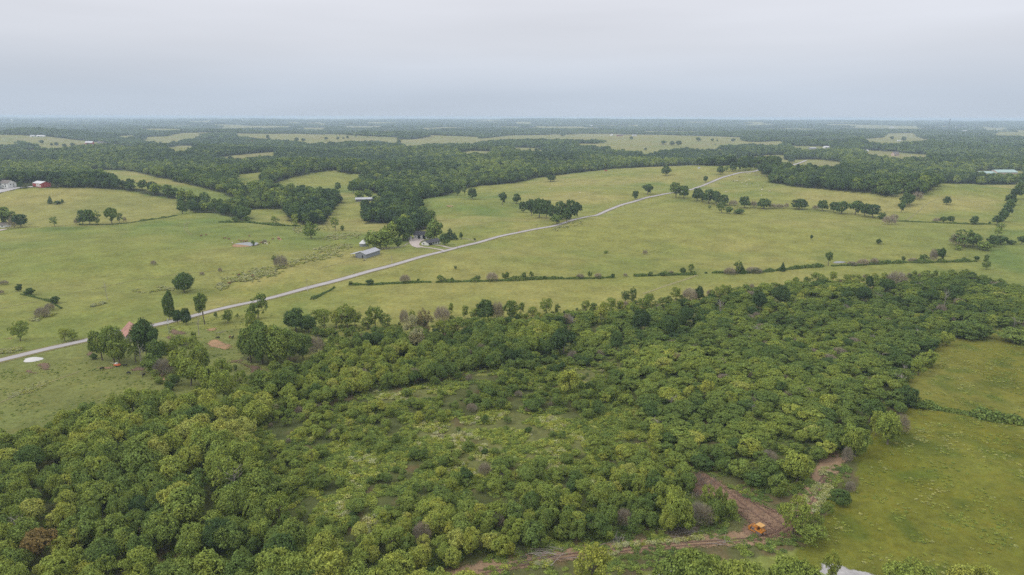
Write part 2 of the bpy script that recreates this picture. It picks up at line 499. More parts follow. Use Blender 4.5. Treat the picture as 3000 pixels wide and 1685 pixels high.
def turf_material():
    m, t, b = new_mat("pasture_turf")
    pos = nd(t, "ShaderNodeNewGeometry").outputs["Position"]
    a = nd(t, "ShaderNodeAttribute", attribute_name="tone").outputs["Color"]
    n1 = noise(t, pos, 0.045, 5, 0.62)
    n2 = noise(t, pos, 0.35, 4, 0.65)
    n3 = noise(t, pos, 1.6, 3, 0.7)
    f = math_(t, 'MULTIPLY', maprange(t, n1, 0.25, 0.75, 0.74, 1.24), maprange(t, n2, 0.25, 0.75, 0.74, 1.24))
    f = math_(t, 'MULTIPLY', f, maprange(t, n3, 0.2, 0.8, 0.76, 1.22))
    c = nd(t, "ShaderNodeVectorMath", {0: a, "Scale": f}, operation='SCALE').outputs[0]
    # seed heads and dry stalks: yellow-brown flecks; ragweed and dung tufts: darker green
    k = maprange(t, noise(t, pos, 0.16, 6, 0.7), 0.52, 0.68, 0.0, 0.55)
    c = mixc(t, k, c, nd(t, "ShaderNodeVectorMath", {0: c, 1: (1.22, 1.02, 0.75)}, operation='MULTIPLY').outputs[0])
    k = maprange(t, noise(t, pos, 0.42, 6, 0.78), 0.57, 0.70, 0.0, 0.7)
    c = mixc(t, k, c, nd(t, "ShaderNodeVectorMath", {0: c, 1: (0.52, 0.70, 0.62)}, operation='MULTIPLY').outputs[0])
    t.links.new(c, b.inputs["Base Color"])
    b.inputs["Roughness"].default_value = 0.95
    b.inputs["Specular IOR Level"].default_value = 0.05
    bp = nd(t, "ShaderNodeBump", {"Height": math_(t, 'ADD', n3, math_(t, 'MULTIPLY', n2, 2.0)), "Strength": 0.55, "Distance": 0.35})
    t.links.new(bp.outputs[0], b.inputs["Normal"])
    return m

MAT_TURF = turf_material()
rgba = np.concatenate([tone, np.ones((len(tone), 1))], 1)
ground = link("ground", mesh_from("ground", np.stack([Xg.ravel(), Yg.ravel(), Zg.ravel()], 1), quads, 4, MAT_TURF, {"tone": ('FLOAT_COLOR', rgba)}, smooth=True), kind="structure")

# ------------------------------------------------------------------ sheets laid on the ground: road, gravel, dirt
def catmull(p, n=10):
    p = np.asarray(p, float)
    q = np.vstack([2 * p[0] - p[1], p, 2 * p[-1] - p[-2]])
    o = []
    for i in range(1, len(q) - 2):
        for s in np.linspace(0, 1, n, endpoint=False):
            a, b2, c, d = q[i - 1], q[i], q[i + 1], q[i + 2]
            o.append(0.5 * ((2 * b2) + (c - a) * s + (2 * a - 5 * b2 + 4 * c - d) * s * s + (3 * b2 - a - 3 * c + d) * s ** 3))
    o.append(p[-1])
    return np.array(o)

def ribbon(name, px, width, mat, lift, kind="structure", widths=None, across=6, n=12, pts=None, smoothing=0, **props):
    p = cast(px)[:, :2] if pts is None else np.asarray(pts, float)
    c = catmull(p, n)
    for _ in range(smoothing):
        c[1:-1] = (c[:-2] + 2 * c[1:-1] + c[2:]) / 4
    seg = np.r_[0, np.cumsum(np.linalg.norm(np.diff(c, axis=0), axis=1))]
    s = np.arange(0, seg[-1], max(2.0, seg[-1] / 900))
    c = np.stack([np.interp(s, seg, c[:, 0]), np.interp(s, seg, c[:, 1])], 1)
    tg = np.gradient(c, axis=0); tg /= np.linalg.norm(tg, axis=1)[:, None] + 1e-9
    nr = np.stack([-tg[:, 1], tg[:, 0]], 1)
    wd = np.full(len(c), width) if widths is None else np.interp(s / seg[-1], np.linspace(0, 1, len(widths)), widths)
    k = np.linspace(-1, 1, across + 1)
    P = c[:, None, :] + nr[:, None, :] * (k[None, :, None] * wd[:, None, None] / 2)
    zc = H(P[..., 0], P[..., 1]) + lift
    V = np.concatenate([P, zc[..., None]], -1).reshape(-1, 3)
    e = np.repeat(((1 - np.abs(k))[None, :] * wd[:, None] / 2), 1, 0).reshape(-1)
    i = np.arange(len(V)).reshape(len(c), across + 1)
    Q = np.stack([i[:-1, 1:], i[:-1, :-1], i[1:, :-1], i[1:, 1:]], -1).reshape(-1, 4)
    o = link(name, mesh_from(name, V, Q, 4, mat, {"edge": ('FLOAT', e)}, smooth=True), **props)
    if kind:
        o["kind"] = kind
    return o, c

def patch(name, poly_px, mat, lift=0.08, kind="structure", cell=None, grow=1.5, pts=None, level=None, **props):
    """A sheet that follows the ground inside an outline; 'edge' holds the distance to the outline."""
    P = cast(poly_px)[:, :2] if pts is None else np.asarray(pts, float)
    P = catmull(np.vstack([P, P[:1]]), 6)[:-1]
    lo, hi = P.min(0) - grow, P.max(0) + grow
    cell = cell or max(0.5, (hi - lo).max() / 70)
    xs = np.arange(lo[0], hi[0] + cell, cell); ys = np.arange(lo[1], hi[1] + cell, cell)
    X, Y = np.meshgrid(xs, ys)
    x, y = X.ravel(), Y.ravel()
    ins = inpoly(x, y, P)
    dist = np.full(len(x), 1e9)
    for i in range(len(P)):
        a, b2 = P[i], P[(i + 1) % len(P)]
        ab = b2 - a
        tt = np.clip(((x - a[0]) * ab[0] + (y - a[1]) * ab[1]) / (ab @ ab + 1e-9), 0, 1)
        dist = np.minimum(dist, np.hypot(x - a[0] - tt * ab[0], y - a[1] - tt * ab[1]))
    e = np.where(ins, dist, -dist)
    z = H(x, y) + lift if level is None else np.full(len(x), level)
    i = np.arange(len(x)).reshape(X.shape)
    Q = np.stack([i[:-1, :-1], i[:-1, 1:], i[1:, 1:], i[1:, :-1]], -1).reshape(-1, 4)
    Q = Q[(e[Q] > -grow).any(1)]
    used = np.unique(Q); re = np.zeros(len(x), int); re[used] = np.arange(len(used))
    V = np.stack([x, y, z], 1)[used]
    o = link(name, mesh_from(name, V, re[Q], 4, mat, {"edge": ('FLOAT', e[used])}, smooth=True), **props)
    if kind:
        o["kind"] = kind
    return o

def sheet_material(name, c1, c2, soft=1.2, rag=1.6, rough=0.95, scale=0.5, flecks=None, tracks=False, hard=False, spec=0.1):
    m, t, b = new_mat(name)
    pos = nd(t, "ShaderNodeNewGeometry").outputs["Position"]
    n1 = noise(t, pos, scale * 0.25, 5, 0.6)
    n2 = noise(t, pos, scale * 3, 4, 0.7)
    c = mixc(t, maprange(t, n1, 0.35, 0.65, 0, 1), c1, c2)
    f = maprange(t, n2, 0.25, 0.75, 0.72, 1.22)
    c = nd(t, "ShaderNodeVectorMath", {0: c, "Scale": f}, operation='SCALE').outputs[0]
    if flecks:
        k = maprange(t, noise(t, pos, scale * 1.3, 6, 0.75), 0.54, 0.60, 0, 1)
        c = mixc(t, k, c, flecks)
    t.links.new(c, b.inputs["Base Color"])
    b.inputs["Roughness"].default_value = rough
    b.inputs["Specular IOR Level"].default_value = spec
    bp = nd(t, "ShaderNodeBump", {"Height": n2, "Strength": 0.6, "Distance": 0.15})
    t.links.new(bp.outputs[0], b.inputs["Normal"])
    if not hard:
        e = nd(t, "ShaderNodeAttribute", attribute_name="edge").outputs["Fac"]
        wob = maprange(t, noise(t, pos, 0.45, 6, 0.72), 0.25, 0.75, -rag, rag)
        al = maprange(t, math_(t, 'ADD', e, wob), -0.1, soft, 0, 1, True)
        t.links.new(al, b.inputs["Alpha"])
    return m

ROAD_PX = [(-260, 1128), (-120, 1090), (0, 1056.7), (146, 1021), (280, 991), (454, 953), (597, 918), (750, 883), (901, 844), (1041, 807), (1158, 775), (1290, 739), (1400, 711), (1500, 685), (1628, 661),
           (1704, 639), (1791, 612), (1878, 584), (1963, 566), (2018, 557), (2053, 546), (2111, 522), (2170, 506), (2215, 501)]
def road_material():
    m, t, b = new_mat("worn_asphalt")
    pos = nd(t, "ShaderNodeNewGeometry").outputs["Position"]
    e = nd(t, "ShaderNodeAttribute", attribute_name="edge").outputs["Fac"]
    n1 = noise(t, pos, 0.12, 5, 0.6); n2 = noise(t, pos, 2.5, 4, 0.7)
    c = mixc(t, maprange(t, n1, 0.35, 0.65, 0, 1), (0.300, 0.278, 0.272), (0.350, 0.330, 0.324))
    c = nd(t, "ShaderNodeVectorMath", {0: c, "Scale": maprange(t, n2, 0.3, 0.7, 0.9, 1.08)}, operation='SCALE').outputs[0]
    wheel = maprange(t, math_(t, 'ABSOLUTE', math_(t, 'SUBTRACT', e, 1.35)), 0.0, 0.5, 0.88, 1.0, True)
    c = nd(t, "ShaderNodeVectorMath", {0: c, "Scale": wheel}, operation='SCALE').outputs[0]
    edge = maprange(t, math_(t, 'ADD', e, maprange(t, noise(t, pos, 0.8, 4, 0.7), 0.3, 0.7, -0.25, 0.25)), 0.0, 0.35, 0, 1, True)
    c = mixc(t, edge, (0.158, 0.137, 0.094), c)
    t.links.new(c, b.inputs["Base Color"])
    b.inputs["Roughness"].default_value = 0.9
    return m
MAT_ROAD = road_material()
_rp = cast(ROAD_PX)[:, :2]
_tail = [(_rp[-1][0] + 40, _rp[-1][1] + 60), (_rp[-1][0] + 110, _rp[-1][1] + 190)]
MAT_VERGE = sheet_material("road_verge", (0.144, 0.133, 0.047), (0.194, 0.173, 0.072), soft=1.2, rag=0.8)
ribbon("road_verge", None, 10.5, MAT_VERGE, 0.10, pts=np.vstack([_rp, _tail]), smoothing=4, across=8)
road, ROAD_XY = ribbon("road", None, 5.7, MAT_ROAD, 0.20, pts=np.vstack([_rp, _tail]), smoothing=4, across=8)
_r2 = cast([(2322, 484), (2345, 477), (2362, 470)])[:, :2]
ribbon("road", None, 9.0, MAT_ROAD, 0.5, pts=_r2)

MAT_GRAVEL = sheet_material("pale_gravel", (0.360, 0.302, 0.266), (0.418, 0.367, 0.338), soft=0.8, rag=0.8)
MAT_WHITE_GRAVEL = sheet_material("white_gravel", (0.33, 0.315, 0.31), (0.40, 0.385, 0.38), soft=0.8, rag=0.9)
MAT_LIME = sheet_material("lime_gravel", (0.46, 0.45, 0.43), (0.52, 0.51, 0.49), soft=0.5, rag=0.5)
MAT_SOIL = sheet_material("cleared_soil", (0.165, 0.102, 0.066), (0.215, 0.142, 0.092), soft=1.6, rag=2.2, flecks=(0.13, 0.088, 0.055))
MAT_TRACK = sheet_material("track_soil", (0.205, 0.130, 0.078), (0.260, 0.178, 0.110), soft=1.5, rag=1.7, flecks=(0.135, 0.105, 0.055))
MAT_TAN = sheet_material("tan_soil", (0.317, 0.194, 0.108), (0.259, 0.162, 0.094), soft=1.4, rag=1.8, flecks=(0.144, 0.130, 0.050))
MAT_BROWN = sheet_material("trampled_soil", (0.133, 0.083, 0.058), (0.169, 0.112, 0.076), soft=1.8, rag=2.0, flecks=(0.086, 0.094, 0.036))
ribbon("dirt_track", TRACK, 5.5, MAT_TRACK, 0.13, widths=[7.5, 7.5, 7, 6.5, 6.5, 7.5, 8.5, 8, 7.5, 8, 9], across=10)
patch("cleared_ground", CLEARED, MAT_SOIL, 0.16, cell=0.9)
patch("gravel_yard", [(1196, 703), (1212, 698), (1232, 700), (1246, 703), (1234, 708), (1229, 718), (1240, 723), (1225, 726), (1208, 722), (1199, 713)], MAT_GRAVEL, 0.14, cell=0.8)
ribbon("gravel_drive", [(1212, 720), (1240, 724.5), (1270, 728), (1300, 734), (1312, 736)], 4.2, MAT_GRAVEL, 0.17)
ribbon("gravel_drive", [(1278, 718.5), (1296, 721), (1312, 725), (1330, 727)], 3.6, MAT_GRAVEL, 0.16)
patch("lime_pile_ground", [(70, 1053), (84, 1049), (104, 1048), (124, 1051), (122, 1055), (104, 1058), (82, 1058)], MAT_LIME, 0.16, cell=0.5, grow=1.0)
patch("gravel_lot", [(2405, 1650), (2440, 1652), (2500, 1668), (2570, 1686), (2640, 1706), (2660, 1740), (2500, 1750), (2400, 1710)], MAT_WHITE_GRAVEL, 0.14, cell=0.8)
patch("gravel_lot", [(1850, 1700), (1960, 1672), (2050, 1668), (2090, 1690), (2060, 1750), (1900, 1760)], MAT_WHITE_GRAVEL, 0.14, cell=0.8)
patch("farm_drive", [(-60, 575), (0, 565), (40, 556), (92, 546), (92, 549), (40, 549), (20, 553), (-60, 556)], MAT_WHITE_GRAVEL, 0.3, cell=1.5)
patch("farm_drive", [(-50, 677), (0, 672), (20, 671), (10, 675), (-50, 684)], MAT_GRAVEL, 0.2, cell=1.0)
for k, (cxp, cyp, rx, ry, mt) in enumerate([(640, 1010, 34, 13, 'tan'), (480, 1110, 20, 6.5, 'tan'), (308, 1078, 20, 5, 'tan'), (405, 1082, 22, 7, 'brown'), (475, 1098, 14, 6, 'brown'), (130, 1073, 26, 9, 'brown'), (90, 1090, 18, 5, 'brown'),
                                            (520, 974, 22, 9, 'brown'), (505, 990, 14, 8, 'brown'), (620, 966, 14, 5, 'tan'), (690, 1058, 26, 4, 'brown'), (745, 1080, 22, 9, 'brown'), (935, 1065, 18, 10, 'brown'), (1000, 1032, 16, 6, 'tan'), (985, 1032, 20, 5, 'brown'),
                                            (511, 1120, 12, 3, 'tan'), (265, 1036, 14, 7, 'brown'), (1320, 985, 30, 9, 'brown'), (1590, 930, 24, 4, 'tan'), (818, 699, 7, 6, 'tan'), (1317, 604, 9, 2.5, 'tan'), (843, 779, 16, 1.4, 'tan'),
                                            (1035, 980, 30, 4, 'brown'), (1260, 1000, 26, 6, 'brown'), (1650, 950, 34, 7, 'brown'), (340, 1175, 18, 4, 'brown'), (270, 1196, 22, 5, 'brown'), (24, 992, 12, 2, 'tan')]):
    an = np.linspace(0, 2 * math.pi, 12, endpoint=False)
    rr = 1 + 0.25 * np.sin(an * 2 + k) + 0.15 * np.sin(an * 3 + 2 * k)
    patch("bare_soil", [(cxp + rx * r * math.cos(a), cyp + ry * r * math.sin(a)) for a, r in zip(an, rr)], {'tan': MAT_TAN, 'brown': MAT_BROWN}[mt], 0.12 + 0.004 * (k % 9), grow=2.0)

def water_material():
    m, t, b = new_mat("pond_water")
    b.inputs["Base Color"].default_value = (0.10, 0.10, 0.085, 1)
    b.inputs["Roughness"].default_value = 0.06
    b.inputs["Specular IOR Level"].default_value = 0.6
    pos = nd(t, "ShaderNodeNewGeometry").outputs["Position"]
    bp = nd(t, "ShaderNodeBump", {"Height": noise(t, pos, 1.5, 2), "Strength": 0.04, "Distance": 0.05})
    t.links.new(bp.outputs[0], b.inputs["Normal"])
    return m
MAT_WATER = water_material()
def pond(px_outline, lip):
    P = cast(px_outline)[:, :2]
    lv = float(np.mean(H(P[:, 0], P[:, 1])))
    c = P.mean(0)
    patch("pond_bank", None, MAT_TAN, 0.10, pts=c + (P - c) * 1.12, cell=1.2)
    P2 = catmull(np.vstack([P, P[:1]]), 8)[:-1]
    # a level surface with a closed rim, bedded in its bank
    top = [(p[0], p[1], lv + lip) for p in P2]; bot = [(p[0], p[1], lv - 1.5) for p in P2]
    n = len(P2)
    mb = MB().add(top + bot, [tuple(range(n))] + [(i, n + i, n + (i + 1) % n, (i + 1) % n) for i in range(n)])
    mb.build("pond_water", MAT_WATER, kind="structure")
pond([(684, 722), (690, 715), (712, 713), (735, 713), (756, 715), (752, 719), (733, 722), (705, 724)][::-1], 0.35)
pond([(2441, 770), (2450, 767), (2468, 767), (2478, 769), (2468, 771), (2452, 772)][::-1], 0.3)

MAT_TRAIL = sheet_material("worn_grass", (0.205, 0.190, 0.085), (0.235, 0.215, 0.10), soft=0.9, rag=0.35)
MAT_DAMP = sheet_material("damp_grass", (0.115, 0.150, 0.045), (0.140, 0.170, 0.055), soft=5.0, rag=3.0)
for px_, w_, m_ in [([(548, 650), (541, 660), (543, 674), (556, 690)], 1.2, MAT_TRAIL), ([(555, 649), (548, 660), (550, 674), (563, 690)], 1.2, MAT_TRAIL), ([(2042, 806), (1990, 825), (1930, 845), (1880, 862)], 3.0, MAT_TRAIL), ([(2650, 650), (2690, 620), (2730, 590), (2790, 575)], 2.0, MAT_TRAIL), ([(2790, 582), (2850, 590), (2940, 588)], 2.0, MAT_TRAIL),
                    ([(1760, 552), (1850, 545), (1950, 552)], 1.5, MAT_TRAIL), ([(0, 1180), (90, 1140), (160, 1115), (240, 1085)], 1.5, MAT_TRAIL), ([(0, 905), (120, 880), (260, 850), (400, 820), (560, 800), (700, 790)], 1.4, MAT_TRAIL),
                    ([(930, 790), (1000, 770), (1080, 752), (1140, 735)], 1.6, MAT_TRAIL), ([(1060, 765), (1120, 748), (1190, 730)], 1.3, MAT_TRAIL), ([(1490, 600), (1560, 590), (1680, 585), (1760, 560)], 1.5, MAT_TRAIL), ([(640, 1065), (700, 1062), (740, 1080), (800, 1085)], 2.2, MAT_BROWN), ([(1500, 545), (1600, 530), (1750, 530)], 1.5, MAT_TRAIL)]:
    ribbon("grass_trail", px_, w_, m_, 0.09)

MAT_RUT = sheet_material("rut_soil", (0.105, 0.062, 0.046), (0.150, 0.095, 0.068), soft=0.35, rag=0.16)
_ruts = [[(2252, 1574), (2215, 1545), (2160, 1500), (2095, 1445), (2040, 1400)], [(2275, 1560), (2240, 1530), (2190, 1490), (2130, 1440), (2065, 1395)], [(2300, 1545), (2262, 1515), (2215, 1482), (2160, 1448)], [(1400, 1674), (1650, 1627), (1950, 1596), (2230, 1572), (2305, 1538), (2350, 1490), (2412, 1394)], [(1410, 1682), (1655, 1636), (1955, 1604), (2240, 1580), (2318, 1546), (2362, 1496), (2422, 1398)], [(2320, 1530), (2270, 1500), (2200, 1465)]]
for k_, r_ in enumerate(_ruts):
    ribbon("wheel_rut", r_, 0.75, MAT_RUT, 0.19 + 0.005 * k_, across=4)
# ------------------------------------------------------------------ foliage: materials
def leaf_material(name, ramp, var=0.36, translucent=0.25):
    m = bpy.data.materials.new(name)
    m.use_nodes = True
    t = m.node_tree
    t.nodes.clear()
    a = nd(t, "ShaderNodeAttribute", attribute_name="tint", attribute_type='INSTANCER').outputs["Fac"]
    cr_ = t.nodes.new("ShaderNodeValToRGB")
    els = cr_.color_ramp.elements
    for i, (p, c) in enumerate(ramp):
        e = els[i] if i < 2 else els.new(p)
        e.position = p
        e.color = (*c, 1)
    t.links.new(a, cr_.inputs[0])
    g = nd(t, "ShaderNodeNewGeometry")
    isl = g.outputs["Random Per Island"]
    f = maprange(t, isl, 0, 1, 1 - var, 1 + var)
    nz = noise(t, g.outputs["Position"], 0.55, 2)
    f = math_(t, 'MULTIPLY', f, maprange(t, nz, 0.3, 0.7, 0.82, 1.18))
    c = nd(t, "ShaderNodeVectorMath", {0: cr_.outputs[0], "Scale": f}, operation='SCALE').outputs[0]
    warm = mixc(t, maprange(t, noise(t, g.outputs["Position"], 0.23, 2), 0.4, 0.7, 0, 0.6), c, nd(t, "ShaderNodeVectorMath", {0: c, 1: (1.25, 1.05, 0.8)}, operation='MULTIPLY').outputs[0])
    d = nd(t, "ShaderNodeBsdfDiffuse", {"Color": warm})
    tr = nd(t, "ShaderNodeBsdfTranslucent", {"Color": warm})
    mxs = nd(t, "ShaderNodeMixShader", {0: translucent, 1: d.outputs[0], 2: tr.outputs[0]})
    o = t.nodes.new("ShaderNodeOutputMaterial")
    t.links.new(mxs.outputs[0], o.inputs["Surface"])
    return m

LEAF_RAMP = [(0.0, (0.054, 0.094, 0.040)), (0.25, (0.094, 0.150, 0.046)), (0.45, (0.158, 0.220, 0.056)), (0.65, (0.228, 0.290, 0.062)), (0.80, (0.310, 0.345, 0.072)), (0.90, (0.420, 0.440, 0.250)), (1.0, (0.205, 0.155, 0.060))]
MAT_LEAF = leaf_material("leaves", LEAF_RAMP)
MAT_TWIG = leaf_material("bare_twigs", [(0.0, (0.205, 0.190, 0.150)), (0.5, (0.255, 0.225, 0.175)), (1.0, (0.310, 0.262, 0.205))], 0.35, 0.0)
MAT_BARK = plain("bark", (0.145, 0.120, 0.095), 0.9, 0.35, 3.0)
MAT_DEADWOOD = plain("dead_wood", (0.30, 0.265, 0.235), 0.9, 0.3, 3.0)

# ------------------------------------------------------------------ foliage: shapes (unit trees: one wide, one tall)
def rnd_dirs(r, n, zmin=-1.0):
    z = r.uniform(zmin, 1, n); a = r.uniform(0, 2 * math.pi, n); q = np.sqrt(1 - z * z)
    return np.stack([q * np.cos(a), q * np.sin(a), z], 1)

def leaf_quads(r, P, Nn, size, aspect=1.5):
    n = len(P)
    Nn = Nn / (np.linalg.norm(Nn, axis=1)[:, None] + 1e-9)
    ref = rnd_dirs(r, n)
    T = np.cross(Nn, ref); T /= np.linalg.norm(T, axis=1)[:, None] + 1e-9
    B = np.cross(Nn, T)
    s = (size * r.uniform(0.6, 1.3, n))[:, None]
    bend = Nn * s * 0.25
    V = np.stack([P - T * s * aspect / 2, P - B * s / 2 - bend * 0.3, P + T * s * aspect / 2, P + B * s / 2 - bend * 0.3], 1).reshape(-1, 3)
    return V, np.arange(4 * n).reshape(n, 4)

def lobe_crown(seed, n, leaf, nl, cz, rz, rxy=0.5, lr=(0.13, 0.22), flat_=0.85, shape=None, jitter=0.6, up=0.25, gap=0.24):
    r = np.random.default_rng(seed)
    C, R = [], []
    for i in range(nl):
        for _ in range(40):
            d = rnd_dirs(r, 1)[0]
            rr = r.uniform(0.25, 1.0) ** 0.5
            q = r.uniform(*lr)
            c = np.array([d[0] * max(rxy - q, 0.02) * rr, d[1] * max(rxy - q, 0.02) * rr, cz + d[2] * max(rz - q * flat_, 0.02) * rr])
            if shape is None or math.hypot(c[0], c[1]) + q * 0.6 < shape(c[2]) * rxy:
                break
        C.append(c); R.append(q)
    C = np.array(C); R = np.array(R)
    out_p, out_n = [], []
    need = n
    while need > 0:
        m = need * 2
        k = r.choice(nl, m, p=R ** 2 / (R ** 2).sum())
        d = rnd_dirs(r, m, -0.75)
        az = np.arctan2(d[:, 1], d[:, 0]); el_ = np.arcsin(np.clip(d[:, 2], -1, 1))
        rough = 0.72 + 0.56 * vnoise(az * 10 + k * 37.0, el_ * 12 + seed, 6.0, seed % 90) + r.normal(0, 0.09, m)
        d[:, 2] *= flat_
        P = C[k] + d * (R[k] * r.uniform(0.74, 1.08, m) * rough)[:, None]
        keep = np.ones(m, bool)
        for j in range(nl):
            q = P - C[j]
            q[:, 2] = q[:, 2] / flat_
            keep &= ~((np.linalg.norm(q, axis=1) < R[j] * 0.78) & (k != j))
        if gap > 0:
            keep &= vnoise(P[:, 0] * 100 + seed, P[:, 1] * 100 + P[:, 2] * 70, 9, seed % 50) > gap
        P = P[keep]; dd = d[keep]
        oc = P - np.array([0, 0, cz - rz * 0.4])
        oc /= np.linalg.norm(oc, axis=1)[:, None] + 1e-6
        nn = dd * 0.8 + oc * 0.35 + r.normal(0, jitter, P.shape) + np.array([0, 0, up])
        out_p.append(P[:need]); out_n.append(nn[:need]); need -= len(P[:need])
    P = np.vstack(out_p); nn = np.vstack(out_n)
    return (r, P, nn, leaf, C)

def trunk_mb(seed, cz, C, th=0.028, lean=0.05, limbs=7, n=6):
    r = random.Random(seed)
    mb = MB()
    top = (r.uniform(-lean, lean), r.uniform(-lean, lean), cz)
    mid = (top[0] * 0.3, top[1] * 0.3, cz * 0.5)
    mb.tube([(0, 0, -0.05), (0, 0, 0.04), mid, top], [th * 1.5, th * 1.05, th * 0.8, th * 0.4], n)
    order = sorted(range(len(C)), key=lambda i: -abs(C[i][0]) - abs(C[i][1]))[:limbs]
    for i in order:
        c = C[i]
        k = r.uniform(0.35, 0.75)
        b = Vector(mid) * (1 - k) + Vector(top) * k if c[2] > cz * 0.6 else Vector(mid) * r.uniform(0.5, 1)
        e = Vector(c)
        m = b.lerp(e, 0.5) + Vector((0, 0, 0.02))
        mb.tube([b, m, e], [th * 0.5, th * 0.32, th * 0.12], 4, False)
    return mb

PROTO = {}
def add_proto(kind, lod, crown_me, trunk_me):
    PROTO.setdefault((kind, lod), []).append((crown_me, trunk_me))

def make_leafy(kind, seed, lod, **k):
    n, leaf = (k['n'], k['leaf']) if lod == 'near' else (max(260, int(k['n'] * 0.13)), k['leaf'] * 2.3)
    kk = {q: k[q] for q in k if q not in ('n', 'leaf', 'th', 'limbs', 'lean')}
    r, P, nn, lf, C = lobe_crown(seed, n, leaf, **kk)
    V, F = leaf_quads(r, P, nn, np.full(len(P), leaf))
    cm = mesh_from("crown", V, F, 4, MAT_LEAF)
    tm = trunk_mb(seed, k['cz'], C, k.get('th', 0.028), k.get('lean', 0.05), k.get('limbs', 7)).mesh("trunk", MAT_BARK, True)
    add_proto(kind, lod, cm, tm)

def make_twiggy(kind, seed, lod, leaves=0.12, dens=1.0, cz=0.5, mat=None, spread=1.0):
    r = np.random.default_rng(seed)
    n = int((1900 if lod == 'near' else 380) * dens)
    # fine twigs fanning from a few limbs
    th = r.uniform(0, 2 * math.pi, n); ph = r.uniform(0.05, 1.0, n) ** 0.8
    R = 0.5 * spread * np.sqrt(r.uniform(0.05, 1, n))
    z = 0.15 + 0.83 * r.uniform(0, 1, n) ** 0.7 * np.sqrt(np.clip(1.15 - (R / 0.5) ** 2, 0.1, 1))
    P = np.stack([R * np.cos(th), R * np.sin(th), z], 1)
    D = P - np.array([0, 0, 0.1]) + r.normal(0, 0.16, P.shape)
    D /= np.linalg.norm(D, axis=1)[:, None]
    L = r.uniform(0.05, 0.13, n)[:, None] * (1 if lod == 'near' else 1.5)
    W = np.cross(D, rnd_dirs(r, n)); W /= np.linalg.norm(W, axis=1)[:, None] + 1e-9
    w = (0.0045 if lod == 'near' else 0.013)
    V = np.stack([P - D * L - W * w, P - D * L + W * w, P + D * L + W * w * 0.4, P + D * L - W * w * 0.4], 1).reshape(-1, 3)
    F = np.arange(4 * n).reshape(n, 4)
    me = mesh_from("crown", V, F, 4, mat or MAT_TWIG)
    tops = P[r.choice(n, 9)]
    tm = trunk_mb(seed, 0.45, tops, 0.02, 0.06, 9).mesh("trunk", MAT_BARK, True)
    add_proto(kind, lod, me, tm)

def make_cedar(kind, seed, lod):
    r = np.random.default_rng(seed)
    n, leaf = (4200, 0.04) if lod == 'near' else (500, 0.09)
    z = 0.06 + 0.94 * (1 - np.sqrt(r.uniform(0, 1, n)))
    a = r.uniform(0, 2 * math.pi, n)
    prof = 0.5 * np.clip((1 - z) * 1.25, 0, 1) ** 0.75 * (0.85 + 0.15 * np.sin(z * 40 + 3 * np.sin(a * 3 + seed)))
    R = prof * r.uniform(0.72, 1.08, n)
    P = np.stack([R * np.cos(a), R * np.sin(a), z], 1)
    nn = np.stack([np.cos(a), np.sin(a), np.full(n, 0.5)], 1) + r.normal(0, 0.5, (n, 3))
    V, F = leaf_quads(r, P, nn, np.full(n, leaf))
    cm = mesh_from("crown", V, F, 4, MAT_LEAF)
    tm = MB().tube([(0, 0, -0.05), (0, 0, 0.5), (0, 0, 0.97)], [0.035, 0.02, 0.004], 6).mesh("trunk", MAT_BARK, True)
    add_proto(kind, lod, cm, tm)

def make_dead(kind, seed, lod):
    r = random.Random(seed)
    mb = MB(); tw = MB()
    mb.tube([(0, 0, -0.05), (0.01, 0, 0.3), (0.03, 0.02, 0.62), (0.02, 0.03, 0.98)], [0.035, 0.026, 0.017, 0.004], 6)
    for i in range(14):
        z = r.uniform(0.28, 0.9); a = r.uniform(0, 6.28); l = r.uniform(0.2, 0.48) * (1.1 - z * 0.5)
        p0 = Vector((0.02, 0.015, z)); p1 = p0 + Vector((math.cos(a) * l * 0.6, math.sin(a) * l * 0.6, l * 0.35)); p2 = p1 + Vector((math.cos(a + 0.5) * l * 0.4, math.sin(a + 0.5) * l * 0.4, l * 0.3))
        tw.tube([p0, p1, p2], [0.011, 0.007, 0.002], 4, False)
        for j in range(3):
            q = p1.lerp(p2, r.random()); b = a + r.uniform(-1.3, 1.3)
            tw.tube([q, q + Vector((math.cos(b) * 0.1, math.sin(b) * 0.1, r.uniform(0, 0.12)))], [0.004, 0.0015], 3, False)
    add_proto(kind, lod, tw.mesh("crown", MAT_DEADWOOD), mb.mesh("trunk", MAT_DEADWOOD, True))

